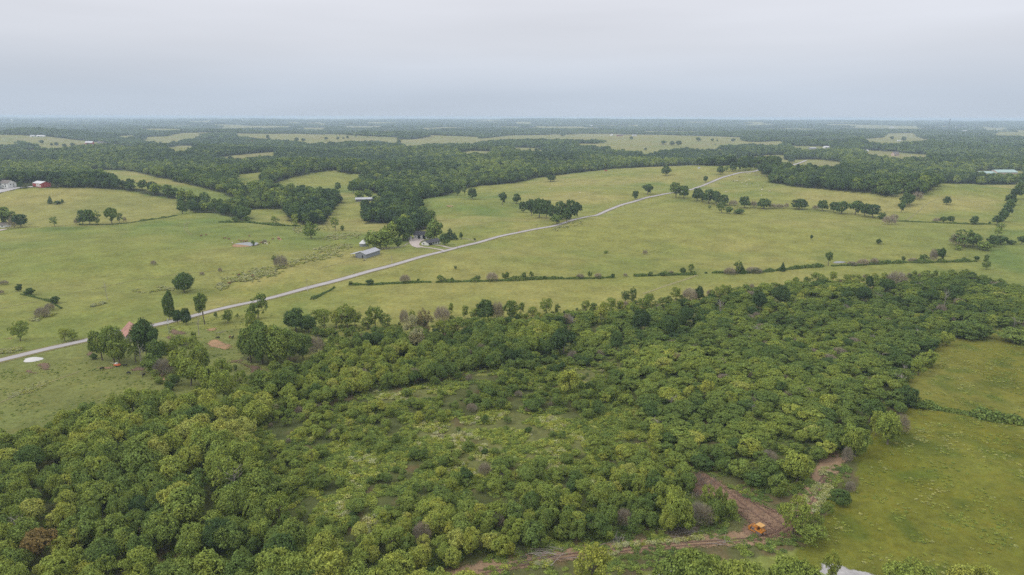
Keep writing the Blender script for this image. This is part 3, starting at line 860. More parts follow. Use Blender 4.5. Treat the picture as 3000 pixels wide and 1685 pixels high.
for lod in ('near', 'mid'):
    k4 = 6 if lod == 'near' else 4
    for i in range(k4):
        a = 0.10 * math.sin(i * 2.4)
        make_leafy('oak', 100 + i, lod, n=5600, leaf=0.036, nl=26 + 3 * i, cz=0.53, rz=0.47, lr=(0.08, 0.21 + 0.012 * i), up=0.3)
        make_leafy('round', 140 + i, lod, n=5200, leaf=0.036, nl=20 + 4 * i, cz=0.53, rz=0.46, lr=(0.08, 0.20), up=0.3, shape=lambda z, a=a: 1.15 + a - (0.45 + a) * z)
        make_leafy('bush', 180 + i, lod, n=5400, leaf=0.036, nl=24 + 5 * i, cz=0.46, rz=0.50, lr=(0.09, 0.20), flat_=0.62, up=0.5, th=0.02)
        make_leafy('airy', 220 + i, lod, n=2700 + 150 * i, leaf=0.032, nl=36 + 4 * i, cz=0.54, rz=0.46, lr=(0.05, 0.13), jitter=0.9, th=0.024, limbs=12)
    for i in range(3):
        make_leafy('tall', 260 + i, lod, n=5600, leaf=0.034, nl=30, cz=0.53, rz=0.46, lr=(0.09, 0.19), shape=lambda z: 1.0 if z < 0.6 else 1.5 - 0.95 * z)
        make_twiggy('twig', 300 + i, lod)
    for i in range(2):
        make_cedar('cedar', 340 + i, lod)
        make_dead('dead', 360 + i, lod)
    make_leafy('vase', 380, lod, n=3400, leaf=0.034, nl=26, cz=0.66, rz=0.34, lr=(0.08, 0.15), shape=lambda z: 0.15 + 1.0 * z, th=0.035, limbs=14)
    make_leafy('vine', 384, lod, n=6000, leaf=0.034, nl=34, cz=0.50, rz=0.50, lr=(0.14, 0.22), shape=lambda z: 1.0)

# a stand of far trees, seen from kilometres away
FAR = []
for s in range(4):
    r = np.random.default_rng(500 + s)
    Vs, Fs, b0 = [], [], 0
    for k in range(9):
        a = r.uniform(0, 6.28); rad = 15 * math.sqrt(r.uniform(0, 1)); hgt = r.uniform(8, 15); wd = r.uniform(4.0, 6.5)
        d = rnd_dirs(r, 46, -0.3)
        P = np.array([rad * math.cos(a), rad * math.sin(a), hgt * 0.56]) + d * np.array([wd, wd, hgt * 0.46]) * r.uniform(0.75, 1.1, 46)[:, None]
        V, F = leaf_quads(r, P, d + r.normal(0, 0.4, d.shape), np.full(46, 3.2))
        Vs.append(V); Fs.append(F + b0); b0 += len(V)
    FAR.append(mesh_from("stand", np.vstack(Vs), np.vstack(Fs), 4, MAT_LEAF))

def joined(crown, trunk):
    """One mesh of crown and trunk, for the trees that are too many to name."""
    vc = np.zeros(len(crown.vertices) * 3, np.float32); crown.vertices.foreach_get("co", vc)
    vt = np.zeros(len(trunk.vertices) * 3, np.float32); trunk.vertices.foreach_get("co", vt)
    me = bpy.data.meshes.new("stand_tree")
    nv = len(crown.vertices)
    faces = [tuple(p.vertices) for p in crown.polygons] + [tuple(nv + i for i in p.vertices) for p in trunk.polygons]
    me.from_pydata(np.concatenate([vc, vt]).reshape(-1, 3).tolist(), [], faces)
    me.materials.append(crown.materials[0]); me.materials.append(trunk.materials[0])
    mi = np.zeros(len(faces), np.int32); mi[len(crown.polygons):] = 1
    me.polygons.foreach_set("material_index", mi)
    return me

_proto_ob = {}
def proto_ob(key):
    if key not in _proto_ob:
        if key[0] == 'far':
            me = FAR[key[2]]
        elif key[0] == 'weed':
            me = WEEDS[key[2]]
        else:
            me = joined(*PROTO[key[:2]][key[2]])
        _proto_ob[key] = bpy.data.objects.new("_".join(map(str, key)), me)
    return _proto_ob[key]

def scatter(name, pts, keys, choice, scale, rot, tint, **props):
    """Stuff: instances of the prototype meshes KEYS on points."""
    me = bpy.data.meshes.new(name)
    pts = np.asarray(pts, np.float32)
    me.vertices.add(len(pts)); me.vertices.foreach_set("co", pts.ravel())
    for nme, typ, a, fld in (("choice", 'INT', np.asarray(choice, np.int32), 'value'), ("spin", 'FLOAT', rot, 'value'), ("tint", 'FLOAT', tint, 'value'), ("lean_x", 'FLOAT', np.random.default_rng(len(pts)).normal(0, .07, len(pts)), 'value'), ("lean_y", 'FLOAT', np.random.default_rng(len(pts) + 1).normal(0, .07, len(pts)), 'value'), ("size", 'FLOAT_VECTOR', scale, 'vector')):
        at = me.attributes.new(nme, typ, 'POINT')
        at.data.foreach_set(fld, np.asarray(a, np.int32 if typ == 'INT' else np.float32).ravel())
    ng = bpy.data.node_groups.new(name + "_scatter", 'GeometryNodeTree')
    ng.interface.new_socket("Geometry", in_out='INPUT', socket_type='NodeSocketGeometry')
    ng.interface.new_socket("Geometry", in_out='OUTPUT', socket_type='NodeSocketGeometry')
    gi = ng.nodes.new("NodeGroupInput"); go = ng.nodes.new("NodeGroupOutput")
    def attr(n, typ):
        q = ng.nodes.new("GeometryNodeInputNamedAttribute"); q.data_type = typ; q.inputs["Name"].default_value = n
        return [s for s in q.outputs if s.enabled and s.name == "Attribute"][0]
    iop = ng.nodes.new("GeometryNodeInstanceOnPoints")
    jn = ng.nodes.new("GeometryNodeJoinGeometry")
    for k in reversed(keys):
        oi = ng.nodes.new("GeometryNodeObjectInfo")
        oi.inputs["Object"].default_value = proto_ob(k)
        oi.inputs["As Instance"].default_value = True
        ng.links.new(oi.outputs["Geometry"], jn.inputs[0])
    cmb = ng.nodes.new("ShaderNodeCombineXYZ")
    ng.links.new(attr("spin", 'FLOAT'), cmb.inputs["Z"])
    ng.links.new(attr("lean_x", 'FLOAT'), cmb.inputs["X"])
    ng.links.new(attr("lean_y", 'FLOAT'), cmb.inputs["Y"])
    ng.links.new(gi.outputs[0], iop.inputs["Points"])
    ng.links.new(jn.outputs[0], iop.inputs["Instance"])
    iop.inputs["Pick Instance"].default_value = True
    ng.links.new(attr("choice", 'INT'), iop.inputs["Instance Index"])
    ng.links.new(cmb.outputs[0], iop.inputs["Rotation"])
    ng.links.new(attr("size", 'FLOAT_VECTOR'), iop.inputs["Scale"])
    ng.links.new(iop.outputs[0], go.inputs[0])
    o = link(name, me, kind="stuff", **props)
    md = o.modifiers.new("scatter", 'NODES')
    md.node_group = ng
    return o

# weeds: a knee-high clump of stems and leaves
WEEDS = []
for s in range(4):
    r = np.random.default_rng(700 + s)
    n = 130
    a = r.uniform(0, 6.28, n); R = 0.5 * np.sqrt(r.uniform(0, 1, n))
    P = np.stack([R * np.cos(a), R * np.sin(a), r.uniform(0.08, 1.0, n) * (1 - 1.4 * R ** 2)], 1)
    nn = r.normal(0, 0.8, (n, 3)) + np.array([0, 0, 0.5])
    V, F = leaf_quads(r, P, nn, np.full(n, 0.13), 2.0)
    WEEDS.append(mesh_from("weed", V, F, 4, MAT_LEAF))

# ------------------------------------------------------------------ trees that are things
TREE_NAME = {'oak': 'broadleaf_tree', 'round': 'round_tree', 'tall': 'tall_tree', 'bush': 'bushy_tree', 'airy': 'airy_tree', 'twig': 'bare_twig_bush', 'cedar': 'cedar_tree', 'dead': 'dead_tree', 'vase': 'vase_shaped_tree', 'vine': 'vine_covered_tree'}
TREE_WORD = {'oak': 'broad tree', 'round': 'round tree', 'tall': 'tall upright tree', 'bush': 'bushy tree', 'airy': 'airy tree', 'twig': 'bare twiggy bush', 'cedar': 'pointed cedar', 'dead': 'bare dead tree', 'vase': 'vase-shaped tree', 'vine': 'vine-covered tree'}
ORD = ['first', 'second', 'third', 'fourth', 'fifth', 'sixth', 'seventh', 'eighth', 'ninth', 'tenth', 'eleventh', 'twelfth', 'thirteenth', 'fourteenth', 'fifteenth', 'sixteenth', 'seventeenth', 'eighteenth', 'nineteenth', 'twentieth',
       'twenty-first', 'twenty-second', 'twenty-third', 'twenty-fourth', 'twenty-fifth', 'twenty-sixth', 'twenty-seventh', 'twenty-eighth', 'twenty-ninth', 'thirtieth']
def tint_word(kind, t):
    if kind == 'twig':
        return 'brownish'
    if kind == 'dead':
        return 'grey'
    for lim, wd in ((0.16, 'very dark green'), (0.34, 'dark green'), (0.52, 'green'), (0.70, 'fresh green'), (0.84, 'yellow-green'), (0.95, 'pale grey-green')):
        if t < lim:
            return wd
    return 'rusty brown'

def plant_tree(kind, lod, x, y, hm, wm, tint, rz, var, label, group):
    cms = PROTO[(kind, lod)]
    cm, tm = cms[var % len(cms)]
    nm = TREE_NAME[kind] if hm > 2.2 or kind in ('twig', 'dead', 'cedar') else 'shrub'
    cat = 'bush' if nm in ('shrub', 'bare_twig_bush') else 'tree'
    t = thing(nm, label, cat, (x, y, float(H(x, y))), rz, group, (wm, wm * random.uniform(.86, 1.12), hm))
    t.rotation_euler = (random.gauss(0, .045), random.gauss(0, .045), rz)
    c = link("crown", cm, t); c["tint"] = float(tint)
    link("trunk", tm, t)
    return t
# ------------------------------------------------------------------ named trees and bushes: (photo x, photo y of the foot, height, width, kind, tint)
STANDS = [
 ("on the far left hill pasture", [(147, 597, 24, 15, 'cedar', .12), (170, 598, 12, 26, 'bush', .25), (183, 594, 12, 10, 'bush', .2), (160, 663, 31, 28, 'airy', .5)]),
 ("along the fence below the left hill", [(226, 658, 20, 16, 'twig', .3), (243, 659, 46, 36, 'oak', .2), (264, 659, 50, 40, 'oak', .24), (286, 659, 44, 28, 'airy', .4), (328, 655, 50, 40, 'oak', .38), (350, 653, 32, 24, 'airy', .4), (366, 649, 14, 10, 'twig', .4)]),
 ("beside the white house at the left edge", [(20, 663, 62, 58, 'round', .42), (-12, 660, 60, 50, 'round', .4), (62, 667, 44, 44, 'oak', .06), (42, 667, 34, 30, 'twig', .5)]),
 ("at the wood edge in the left valley", [(535, 627, 42, 34, 'oak', .2), (600, 603, 42, 32, 'tall', .26), (577, 622, 30, 20, 'airy', .35), (690, 652, 20, 22, 'bush', .3), (722, 648, 18, 22, 'bush', .35)]),
 ("in the green hollow by the long barn", [(990, 560, 27, 23, 'oak', .25), (983, 676, 46, 34, 'airy', .55), (1003, 676, 18, 15, 'bush', .45), (912, 699, 54, 64, 'airy', .45), (865, 669, 46, 26, 'airy', .7), (808, 656, 28, 32, 'airy', .6), (893, 690, 26, 22, 'airy', .6), (1035, 566, 40, 36, 'oak', .22), (1052, 585, 34, 34, 'bush', .45), (1080, 583, 34, 34, 'round', .4)]),
 ("by the farmhouse and its yard", [(1098, 729, 62, 76, 'round', .52), (1132, 728, 58, 60, 'oak', .48), (1150, 707, 62, 50, 'round', .60), (1118, 716, 58, 56, 'airy', .58), (1080, 727, 44, 30, 'airy', .5), (1166, 724, 36, 26, 'bush', .38), (1182, 702, 70, 62, 'oak', .2), (1196, 701, 62, 42, 'oak', .22), (1205, 697, 44, 24, 'round', .42), (1168, 704, 44, 34, 'oak', .28), (1190, 706, 30, 30, 'oak', .36),
   (1272, 704, 68, 58, 'round', .40), (1258, 707, 40, 30, 'round', .42), (1303, 718, 38, 38, 'oak', .22), (1318, 702, 36, 28, 'cedar', .05), (1331, 698, 18, 18, 'cedar', .1), (1351, 702, 23, 14, 'tall', .12), (1338, 703, 9, 12, 'bush', .1), (1391, 705, 9, 10, 'bush', .12)]),
 ("on the hill pasture above the farm", [(1340, 573, 36, 24, 'oak', .26), (1361, 570, 28, 20, 'airy', .35), (1383, 583, 34, 32, 'oak', .1), (1472, 600, 38, 32, 'oak', .1), (1513, 597, 31, 28, 'oak', .08), (1613, 532, 22, 34, 'oak', .12), (1861, 585, 30, 22, 'tall', .15), (1897, 570, 32, 42, 'oak', .14), (1951, 515, 31, 32, 'oak', .12), (2067, 534, 20, 18, 'oak', .15)]),
 ("in the clump above the road bend", [(1533, 622, 34, 26, 'oak', .08), (1558, 632, 50, 40, 'oak', .12), (1580, 638, 60, 46, 'oak', .1), (1600, 641, 60, 40, 'oak', .06), (1619, 647, 50, 38, 'oak', .1), (1645, 642, 56, 44, 'oak', .14), (1672, 642, 62, 46, 'oak', .12), (1692, 636, 46, 34, 'oak', .1), (1660, 650, 46, 40, 'oak', .2), (1632, 657, 34, 48, 'round', .36)]),
 ("beside the road near the hilltop", [(1980, 579, 50, 38, 'tall', .36), (2003, 582, 42, 40, 'oak', .22), (2042, 589, 42, 36, 'oak', .06), (2058, 592, 30, 30, 'oak', .12), (2076, 596, 44, 46, 'oak', .1), (2098, 600, 44, 38, 'oak', .14), (2121, 602, 34, 32, 'oak', .16), (2114, 624, 38, 40, 'airy', .32), (2136, 627, 24, 24, 'oak', .3), (2165, 627, 20, 40, 'bush', .24), (2148, 603, 18, 26, 'twig', .6), (2079, 613, 14, 12, 'airy', .4)]),
 ("on the hilltop where the road ends", [(2110, 511, 25, 26, 'oak', .14), (2128, 503, 20, 18, 'airy', .4), (2145, 502, 28, 24, 'oak', .1), (2165, 501, 30, 24, 'oak', .12), (2182, 499, 32, 24, 'oak', .08), (2198, 497, 34, 26, 'oak', .1), (2232, 508, 34, 30, 'oak', .06), (2245, 518, 34, 30, 'oak', .08)]),
 ("in the tree row across the right pasture", [(2182, 609, 36, 42, 'oak', .14), (2208, 607, 20, 20, 'twig', .5), (2236, 612, 34, 44, 'oak', .22), (2262, 611, 16, 22, 'twig', .6), (2283, 611, 15, 24, 'twig', .4), (2303, 610, 16, 14, 'twig', .7), (2340, 613, 34, 52, 'oak', .08), (2389, 614, 14, 18, 'twig', .4), (2410, 618, 34, 44, 'oak', .22), (2442, 622, 34, 32, 'oak', .1), (2465, 626, 40, 48, 'oak', .14), (2505, 629, 44, 46, 'oak', .2), (2533, 634, 40, 40, 'oak', .14), (2556, 638, 44, 48, 'oak', .08), (2582, 642, 24, 28, 'bush', .28), (2604, 658, 28, 38, 'twig', .7), (2618, 645, 20, 22, 'twig', .5)]),
 ("in the diagonal tree line", [(2640, 622, 30, 26, 'oak', .2), (2650, 606, 44, 36, 'oak', .24), (2664, 600, 34, 34, 'oak', .22), (2686, 585, 24, 28, 'twig', .5), (2704, 572, 34, 32, 'oak', .28), (2724, 556, 40, 44, 'round', .3), (2745, 545, 34, 34, 'round', .32), (2612, 576, 36, 44, 'oak', .2), (2590, 570, 30, 30, 'oak', .1)]),
 ("in the far right square field", [(2773, 600, 26, 28, 'oak', .06), (2765, 653, 20, 28, 'oak', .18), (2783, 652, 22, 22, 'oak', .12), (2745, 651, 14, 20, 'twig', .4), (2852, 658, 28, 28, 'oak', .12), (2899, 656, 8, 10, 'bush', .1)]),
 ("in the tree line at the right edge", [(2921, 658, 30, 34, 'oak', .1), (2938, 650, 36, 34, 'oak', .14), (2948, 634, 36, 34, 'oak', .06), (2957, 615, 32, 34, 'oak', .24), (2960, 600, 34, 34, 'oak', .08), (2975, 585, 36, 34, 'oak', .06), (2988, 566, 34, 34, 'oak', .3), (2998, 548, 40, 40, 'oak', .12), (2930, 676, 26, 26, 'airy', .5), (2922, 692, 30, 28, 'airy', .6)]),
 ("by the spreading tree at right edge", [(2825, 724, 60, 84, 'airy', .3), (2800, 718, 34, 40, 'twig', .5), (2850, 722, 44, 50, 'oak', .28), (2806, 732, 16, 24, 'bush', .55), (2882, 733, 34, 50, 'bush', .48), (2905, 722, 36, 44, 'oak', .14), (2932, 716, 28, 40, 'oak', .08), (2962, 716, 16, 24, 'bush', .1), (2992, 716, 26, 30, 'oak', .12), (2752, 749, 26, 46, 'bush', .24)]),
 ("alone in the big hay field", [(2377, 704, 17, 11, 'oak', .08), (2574, 715, 19, 22, 'bush', .1), (1890, 746, 14, 15, 'twig', .5), (1335, 790, 13, 12, 'airy', .3), (1775, 742, 10, 20, 'bush', .5)]),
 ("in the long hedgerow across the hay field", [(1028, 835, 14, 14, 'airy', .3), (1083, 834, 20, 26, 'bush', .2), (1187, 828, 26, 32, 'twig', .6), (1225, 827, 12, 14, 'airy', .3), (1293, 826, 24, 34, 'airy', .35), (1325, 825, 14, 12, 'bush', .25), (1400, 823, 20, 20, 'airy', .3), (1442, 823, 28, 40, 'twig', .7), (1480, 820, 28, 26, 'airy', .3), (1533, 820, 26, 18, 'airy', .35), (1557, 818, 28, 18, 'airy', .35), (1597, 818, 12, 14, 'bush', .15), (1645, 817, 9, 16, 'bush', .2), (1700, 816, 16, 24, 'twig', .5), (1728, 816, 26, 16, 'airy', .4), (1752, 815, 16, 24, 'twig', .7), (1795, 814, 16, 16, 'bush', .2), (1832, 810, 10, 12, 'twig', .8), (1905, 809, 16, 20, 'airy', .3), (1940, 808, 12, 20, 'bush', .2), (1966, 806, 14, 16, 'twig', .5), (2000, 804, 22, 20, 'oak', .2), (2022, 803, 34, 22, 'airy', .45),
   (2068, 801, 6, 12, 'bush', .15), (2138, 803, 22, 34, 'twig', .4), (2160, 802, 42, 30, 'airy', .3), (2175, 802, 24, 20, 'cedar', .2), (2208, 799, 20, 44, 'twig', .3), (2292, 795, 28, 19, 'cedar', .06), (2335, 787, 10, 16, 'bush', .2), (2395, 779, 10, 18, 'bush', .2), (2426, 779, 44, 28, 'vase', .35), (2495, 778, 14, 28, 'twig', .4), (2528, 776, 20, 32, 'twig', .8), (2560, 774, 20, 24, 'twig', .7), (2600, 771, 12, 22, 'bush', .2), (2646, 768, 20, 14, 'airy', .2), (2675, 768, 14, 30, 'twig', .3), (2706, 768, 28, 30, 'airy', .25), (2735, 767, 40, 22, 'twig', .4), (2757, 767, 42, 24, 'oak', .14), (2825, 764, 12, 18, 'bush', .15), (2860, 764, 16, 16, 'oak', .1), (2885, 772, 30, 20, 'airy', .35), (2888, 790, 30, 30, 'airy', .4)]),
 ("in the pasture left of the road", [(56, 853, 25, 23, 'bush', .14), (87, 864, 26, 32, 'bush', .16), (161, 888, 26, 30, 'bush', .14), (125, 927, 31, 40, 'twig', .3), (146, 908, 22, 26, 'twig', .4), (60, 998, 70, 60, 'airy', .6), (190, 1000, 46, 44, 'airy', .72), (214, 998, 38, 34, 'airy', .62), (315, 878, 56, 18, 'dead', .3), (540, 856, 64, 70, 'oak', .24), (450, 776, 14, 16, 'twig', .7), (822, 783, 38, 40, 'twig', .15), (803, 768, 22, 16, 'airy', .3), (12, 834, 14, 24, 'twig', .3), (592, 806, 10, 14, 'twig', .6), (645, 796, 12, 12, 'twig', .6), (742, 718, 16, 14, 'bush', .45), (776, 714, 13, 14, 'twig', .4), (2, 862, 14, 20, 'twig', .4)]),
 ("beside the rusty barn and the road", [(498, 938, 92, 40, 'vine', .3), (600, 950, 98, 50, 'vase', .42), (522, 950, 48, 30, 'oak', .1), (546, 952, 54, 34, 'oak', .14), (756, 932, 86, 66, 'airy', .42), (668, 947, 46, 36, 'airy', .42), (632, 932, 20, 14, 'airy', .35), (695, 932, 16, 10, 'airy', .4), (583, 982, 60, 30, 'dead', .3), (568, 990, 24, 20, 'airy', .5), (735, 935, 40, 40, 'airy', .34), (334, 980, 26, 34, 'bush', .5), (690, 1088, 24, 16, 'airy', .35)]),
 ("in the dense grove between barn and road", [(300, 1056, 104, 70, 'round', .52), (335, 1060, 120, 70, 'oak', .5), (352, 1066, 84, 58, 'round', .56), (398, 1062, 110, 66, 'airy', .5), (432, 1058, 132, 76, 'oak', .2), (462, 1078, 96, 60, 'oak', .3), (415, 1078, 74, 44, 'dead', .5), (445, 1090, 70, 60, 'bush', .45), (500, 1060, 88, 60, 'airy', .6), (560, 1050, 78, 62, 'airy', .62), (590, 1090, 92, 70, 'round', .6), (530, 1095, 84, 66, 'round', .62), (560, 1130, 100, 84, 'round', .66), (620, 1150, 96, 80, 'round', .66), (655, 1120, 86, 66, 'airy', .62), (480, 1098, 52, 50, 'twig', .3), (660, 1175, 110, 84, 'airy', .64), (705, 1150, 76, 56, 'airy', .55)]),
 ("among the big trees past the cattle", [(735, 1062, 118, 84, 'oak', .46), (770, 1066, 138, 96, 'round', .40), (812, 1070, 128, 92, 'oak', .54), (850, 1066, 118, 88, 'round', .48), (888, 1052, 88, 66, 'oak', .38), (868, 970, 78, 96, 'oak', .2), (905, 975, 60, 50, 'oak', .24), (760, 1000, 70, 60, 'oak', .34), (930, 1040, 60, 50, 'twig', .6), (735, 975, 70, 46, 'airy', .6), (940, 1070, 50, 56, 'bush', .5)]),
 ("in the thin row below the hay field", [(925, 958, 60, 44, 'airy', .6), (950, 962, 66, 50, 'airy', .64), (985, 960, 60, 48, 'airy', .7), (1018, 960, 78, 70, 'airy', .56), (1040, 958, 64, 44, 'airy', .6), (1100, 962, 80, 60, 'airy', .52), (1078, 965, 44, 40, 'airy', .5), (1128, 962, 52, 54, 'airy', .45), (1185, 955, 52, 30, 'twig', .4), (1210, 952, 48, 26, 'airy', .6), (1240, 960, 40, 40, 'bush', .2), (1296, 942, 50, 46, 'twig', .7), (1322, 925, 44, 20, 'airy', .6), (1362, 935, 46, 26, 'airy', .55), (1390, 940, 44, 34, 'airy', .5), (1420, 940, 70, 62, 'oak', .18), (1455, 938, 58, 40, 'twig', .8), (1495, 942, 74, 58, 'airy', .40), (1525, 925, 48, 30, 'airy', .5), (1560, 925, 32, 40, 'airy', .55), (1600, 922, 58, 46, 'airy', .6), (1630, 920, 34, 26, 'airy', .4), (1660, 950, 34, 30, 'twig', .5), (1716, 915, 40, 30, 'airy', .6), (1758, 955, 84, 44, 'airy', .76), (1790, 910, 44, 40, 'airy', .55), (1832, 886, 40, 34, 'airy', .25), (1852, 890, 52, 26, 'airy', .3), (1885, 905, 46, 50, 'airy', .5), (1900, 895, 40, 40, 'airy', .55), (1940, 900, 36, 36, 'airy', .4), (1980, 880, 44, 34, 'airy', .55), (2020, 880, 40, 44, 'twig', .8), (2048, 880, 46, 30, 'oak', .16), (2110, 870, 44, 46, 'airy', .62), (2135, 868, 36, 30, 'airy', .55)]),
 ("at the back edge of the thicket", [(1230, 1010, 66, 74, 'bush', .5), (1206, 1000, 96, 56, 'airy', .93), (1246, 995, 100, 62, 'airy', .95), (1225, 1020, 70, 60, 'airy', .92), (1300, 985, 60, 54, 'airy', .66), (1340, 975, 54, 54, 'airy', .55), (1652, 1040, 88, 84, 'oak', .06), (1878, 970, 74, 60, 'oak', .08), (2010, 955, 66, 56, 'oak', .1), (1990, 960, 50, 40, 'oak', .14), (1960, 985, 70, 60, 'oak', .2), (1805, 1030, 70, 50, 'oak', .22), (2220, 905, 58, 50, 'oak', .06), (2288, 890, 60, 56, 'oak', .1), (2530, 885, 52, 56, 'oak', .04), (2597, 855, 44, 46, 'oak', .14), (2545, 845, 40, 26, 'oak', .1), (2720, 890, 50, 62, 'oak', .18), (2790, 880, 54, 56, 'oak', .16), (2625, 835, 44, 54, 'twig', .4), (2395, 835, 44, 50, 'airy', .55), (2440, 825, 34, 30, 'airy', .6), (2765, 905, 62, 30, 'dead', .5), (2110, 925, 52, 44, 'dead', .4), (2018, 1175, 54, 40, 'round', .77), (2068, 1165, 62, 54, 'airy', .79), (1662, 1150, 84, 80, 'round', .72)]),
 ("where the thicket meets the bright field", [(2771, 1013, 48, 46, 'round', .68), (2838, 990, 66, 104, 'bush', .34), (2800, 985, 54, 80, 'bush', .4), (2880, 985, 44, 60, 'bush', .3), (2972, 1002, 52, 92, 'bush', .42), (3010, 1000, 44, 60, 'bush', .38), (2655, 1188, 70, 74, 'bush', .12), (2610, 1190, 60, 66, 'bush', .3), (2690, 1195, 30, 50, 'bush', .3), (2718, 1075, 60, 60, 'bush', .62), (2690, 1100, 66, 56, 'round', .6), (2505, 1338, 114, 86, 'round', .60), (2600, 1302, 108, 88, 'round', .66), (2565, 1275, 84, 60, 'airy', .7), (2636, 1268, 60, 46, 'twig', .4), (2460, 1310, 80, 80, 'bush', .4), (2545, 1240, 84, 84, 'oak', .3), (2480, 1355, 50, 30, 'twig', .2)]),
 ("around the cleared strip and the bulldozer", [(2322, 1566, 134, 100, 'airy', .66), (2372, 1590, 84, 112, 'airy', .56), (2462, 1480, 56, 64, 'oak', .22), (2335, 1408, 106, 98, 'round', .66), (2275, 1452, 80, 60, 'bush', .5), (2250, 1412, 84, 90, 'bush', .38), (2170, 1398, 76, 84, 'bush', .5), (2210, 1425, 60, 70, 'bush', .3), (2110, 1500, 86, 42, 'airy', .56), (2135, 1515, 66, 66, 'airy', .5), (2075, 1490, 80, 56, 'airy', .6), (2050, 1530, 66, 70, 'twig', .2), (2085, 1535, 40, 40, 'round', .6), (1985, 1548, 122, 86, 'round', .66), (1955, 1558, 80, 62, 'round', .66), (2010, 1560, 70, 52, 'round', .62), (1975, 1500, 92, 70, 'round', .66), (2390, 1560, 66, 60, 'airy', .55), (2425, 1510, 50, 40, 'airy', .6), (2490, 1440, 34, 30, 'twig', .3), (2480, 1430, 20, 30, 'airy', .6)]),
 ("along the bottom edge of the picture", [(128, 1645, 118, 112, 'oak', 1.0), (1165, 1716, 122, 105, 'round', .72), (1100, 1745, 100, 112, 'round', .64), (1045, 1735, 110, 112, 'oak', .60), (1235, 1758, 108, 112, 'round', .72), (1305, 1762, 112, 112, 'airy', .72), (1370, 1765, 116, 115, 'round', .74), (1440, 1775, 112, 120, 'round', .72), (1510, 1780, 106, 112, 'round', .72), (1590, 1790, 100, 112, 'round', .74), (1730, 1730, 150, 117, 'airy', .78), (1660, 1790, 116, 112, 'airy', .74), (1870, 1795, 130, 125, 'airy', .7), (1960, 1770, 150, 125, 'oak', .5), (2015, 1762, 176, 130, 'oak', .56), (2080, 1775, 158, 132, 'round', .64), (2150, 1785, 176, 145, 'round', .66), (2225, 1800, 160, 137, 'round', .66), (2290, 1770, 160, 130, 'oak', .60), (2345, 1775, 150, 112, 'oak', .66), (2380, 1800, 150, 125, 'round', .64), (2433, 1712, 110, 60, 'airy', .70), (2575, 1795, 116, 96, 'airy', .68), (2640, 1765, 160, 150, 'round', .64), (2690, 1775, 140, 125, 'round', .62), (2740, 1790, 120, 112, 'airy', .6), (2805, 1765, 130, 125, 'round', .78), (2880, 1770, 134, 132, 'airy', .78), (2950, 1790, 110, 125, 'airy', .7), (3010, 1800, 110, 125, 'round', .6)]),
]
_all = [(s, t) for s, ts in STANDS for t in ts]
_base = cast([(t[0], t[1]) for _, t in _all])
named_px = np.array([[t[0], t[1] - t[2] * 0.4, t[3] * 0.6, t[2] * 0.6] for _, t in _all])
_pos = {}
for (s, t), p in zip(_all, _base):
    _pos.setdefault(s, []).append((t, p))
_k = 0
for s in _pos:
    for i, (t, p) in enumerate(sorted(_pos[s], key=lambda q: q[0][0])):
        px, py, hp, wp, kind, tint = t
        d = depth_of(p)
        elev = math.atan2(CAM_H - p[2], math.hypot(p[0], p[1]))
        wm = wp * d / FPX
        hm = max(0.35 * wm, (hp * d / FPX - wm * 0.45 * math.sin(elev)) / math.cos(elev)) * 1.03
        lod = 'near' if d < 620 else 'mid'
        lab = "%s %s %s, %s from left" % (tint_word(kind, tint), TREE_WORD[kind] if hm > 2.2 else 'shrub', s, ORD[i] if i < 30 else str(i + 1) + {1: 'st', 2: 'nd', 3: 'rd'}.get((i + 1) % 10, 'th'))
        if i == len(_pos[s]) - 1 and i > 0:
            lab = "%s %s %s, rightmost there" % (tint_word(kind, tint), TREE_WORD[kind] if hm > 2.2 else 'shrub', s)
        plant_tree(kind, lod, p[0], p[1], hm, wm, min(1, max(0, tint + random.uniform(-.03, .03))), random.uniform(0, 6.28), _k, lab, "trees " + s)
        _k += 1

# ------------------------------------------------------------------ the thicket: zones filled at their own spacing and height
ZP = {  # spacing, height range, width/height, kinds, tints
    'tall': (5.4, (7.0, 12.0), (0.75, 1.1), [('oak', .3), ('round', .38), ('tall', .14), ('bush', .08), ('airy', .1), ('dead', .02)], (.50, .17)),
    'band': (4.4, (5.0, 8.5), (0.75, 1.1), [('oak', .3), ('round', .34), ('bush', .16), ('airy', .16), ('twig', .04)], (.53, .16)),
    'young': (4.4, (1.5, 5.0), (0.9, 1.5), [('round', .30), ('bush', .36), ('airy', .22), ('oak', .08), ('twig', .04)], (.50, .16)),
    'right': (4.9, (3.2, 6.4), (1.15, 1.9), [('bush', .60), ('oak', .16), ('airy', .12), ('twig', .035), ('dead', .015), ('round', .07)], (.44, .14)),
    'front': (3.9, (3.8, 7.5), (0.7, 1.1), [('round', .34), ('bush', .26), ('airy', .2), ('oak', .16), ('twig', .04)], (.50, .15)),
    'cattle': (6.5, (3.0, 6.0), (0.9, 1.3), [('airy', .5), ('bush', .5)], (.58, .08)),
    'belt': (5.6, (1.8, 5.6), (0.8, 1.3), [('airy', .46), ('bush', .34), ('twig', .12), ('round', .08)], (.54, .12)),
    'grove': (9.0, (3.0, 6.0), (0.9, 1.3), [('bush', .6), ('oak', .4)], (.42, .08)),
}
T = []   # x, y, height, width, kind, tint
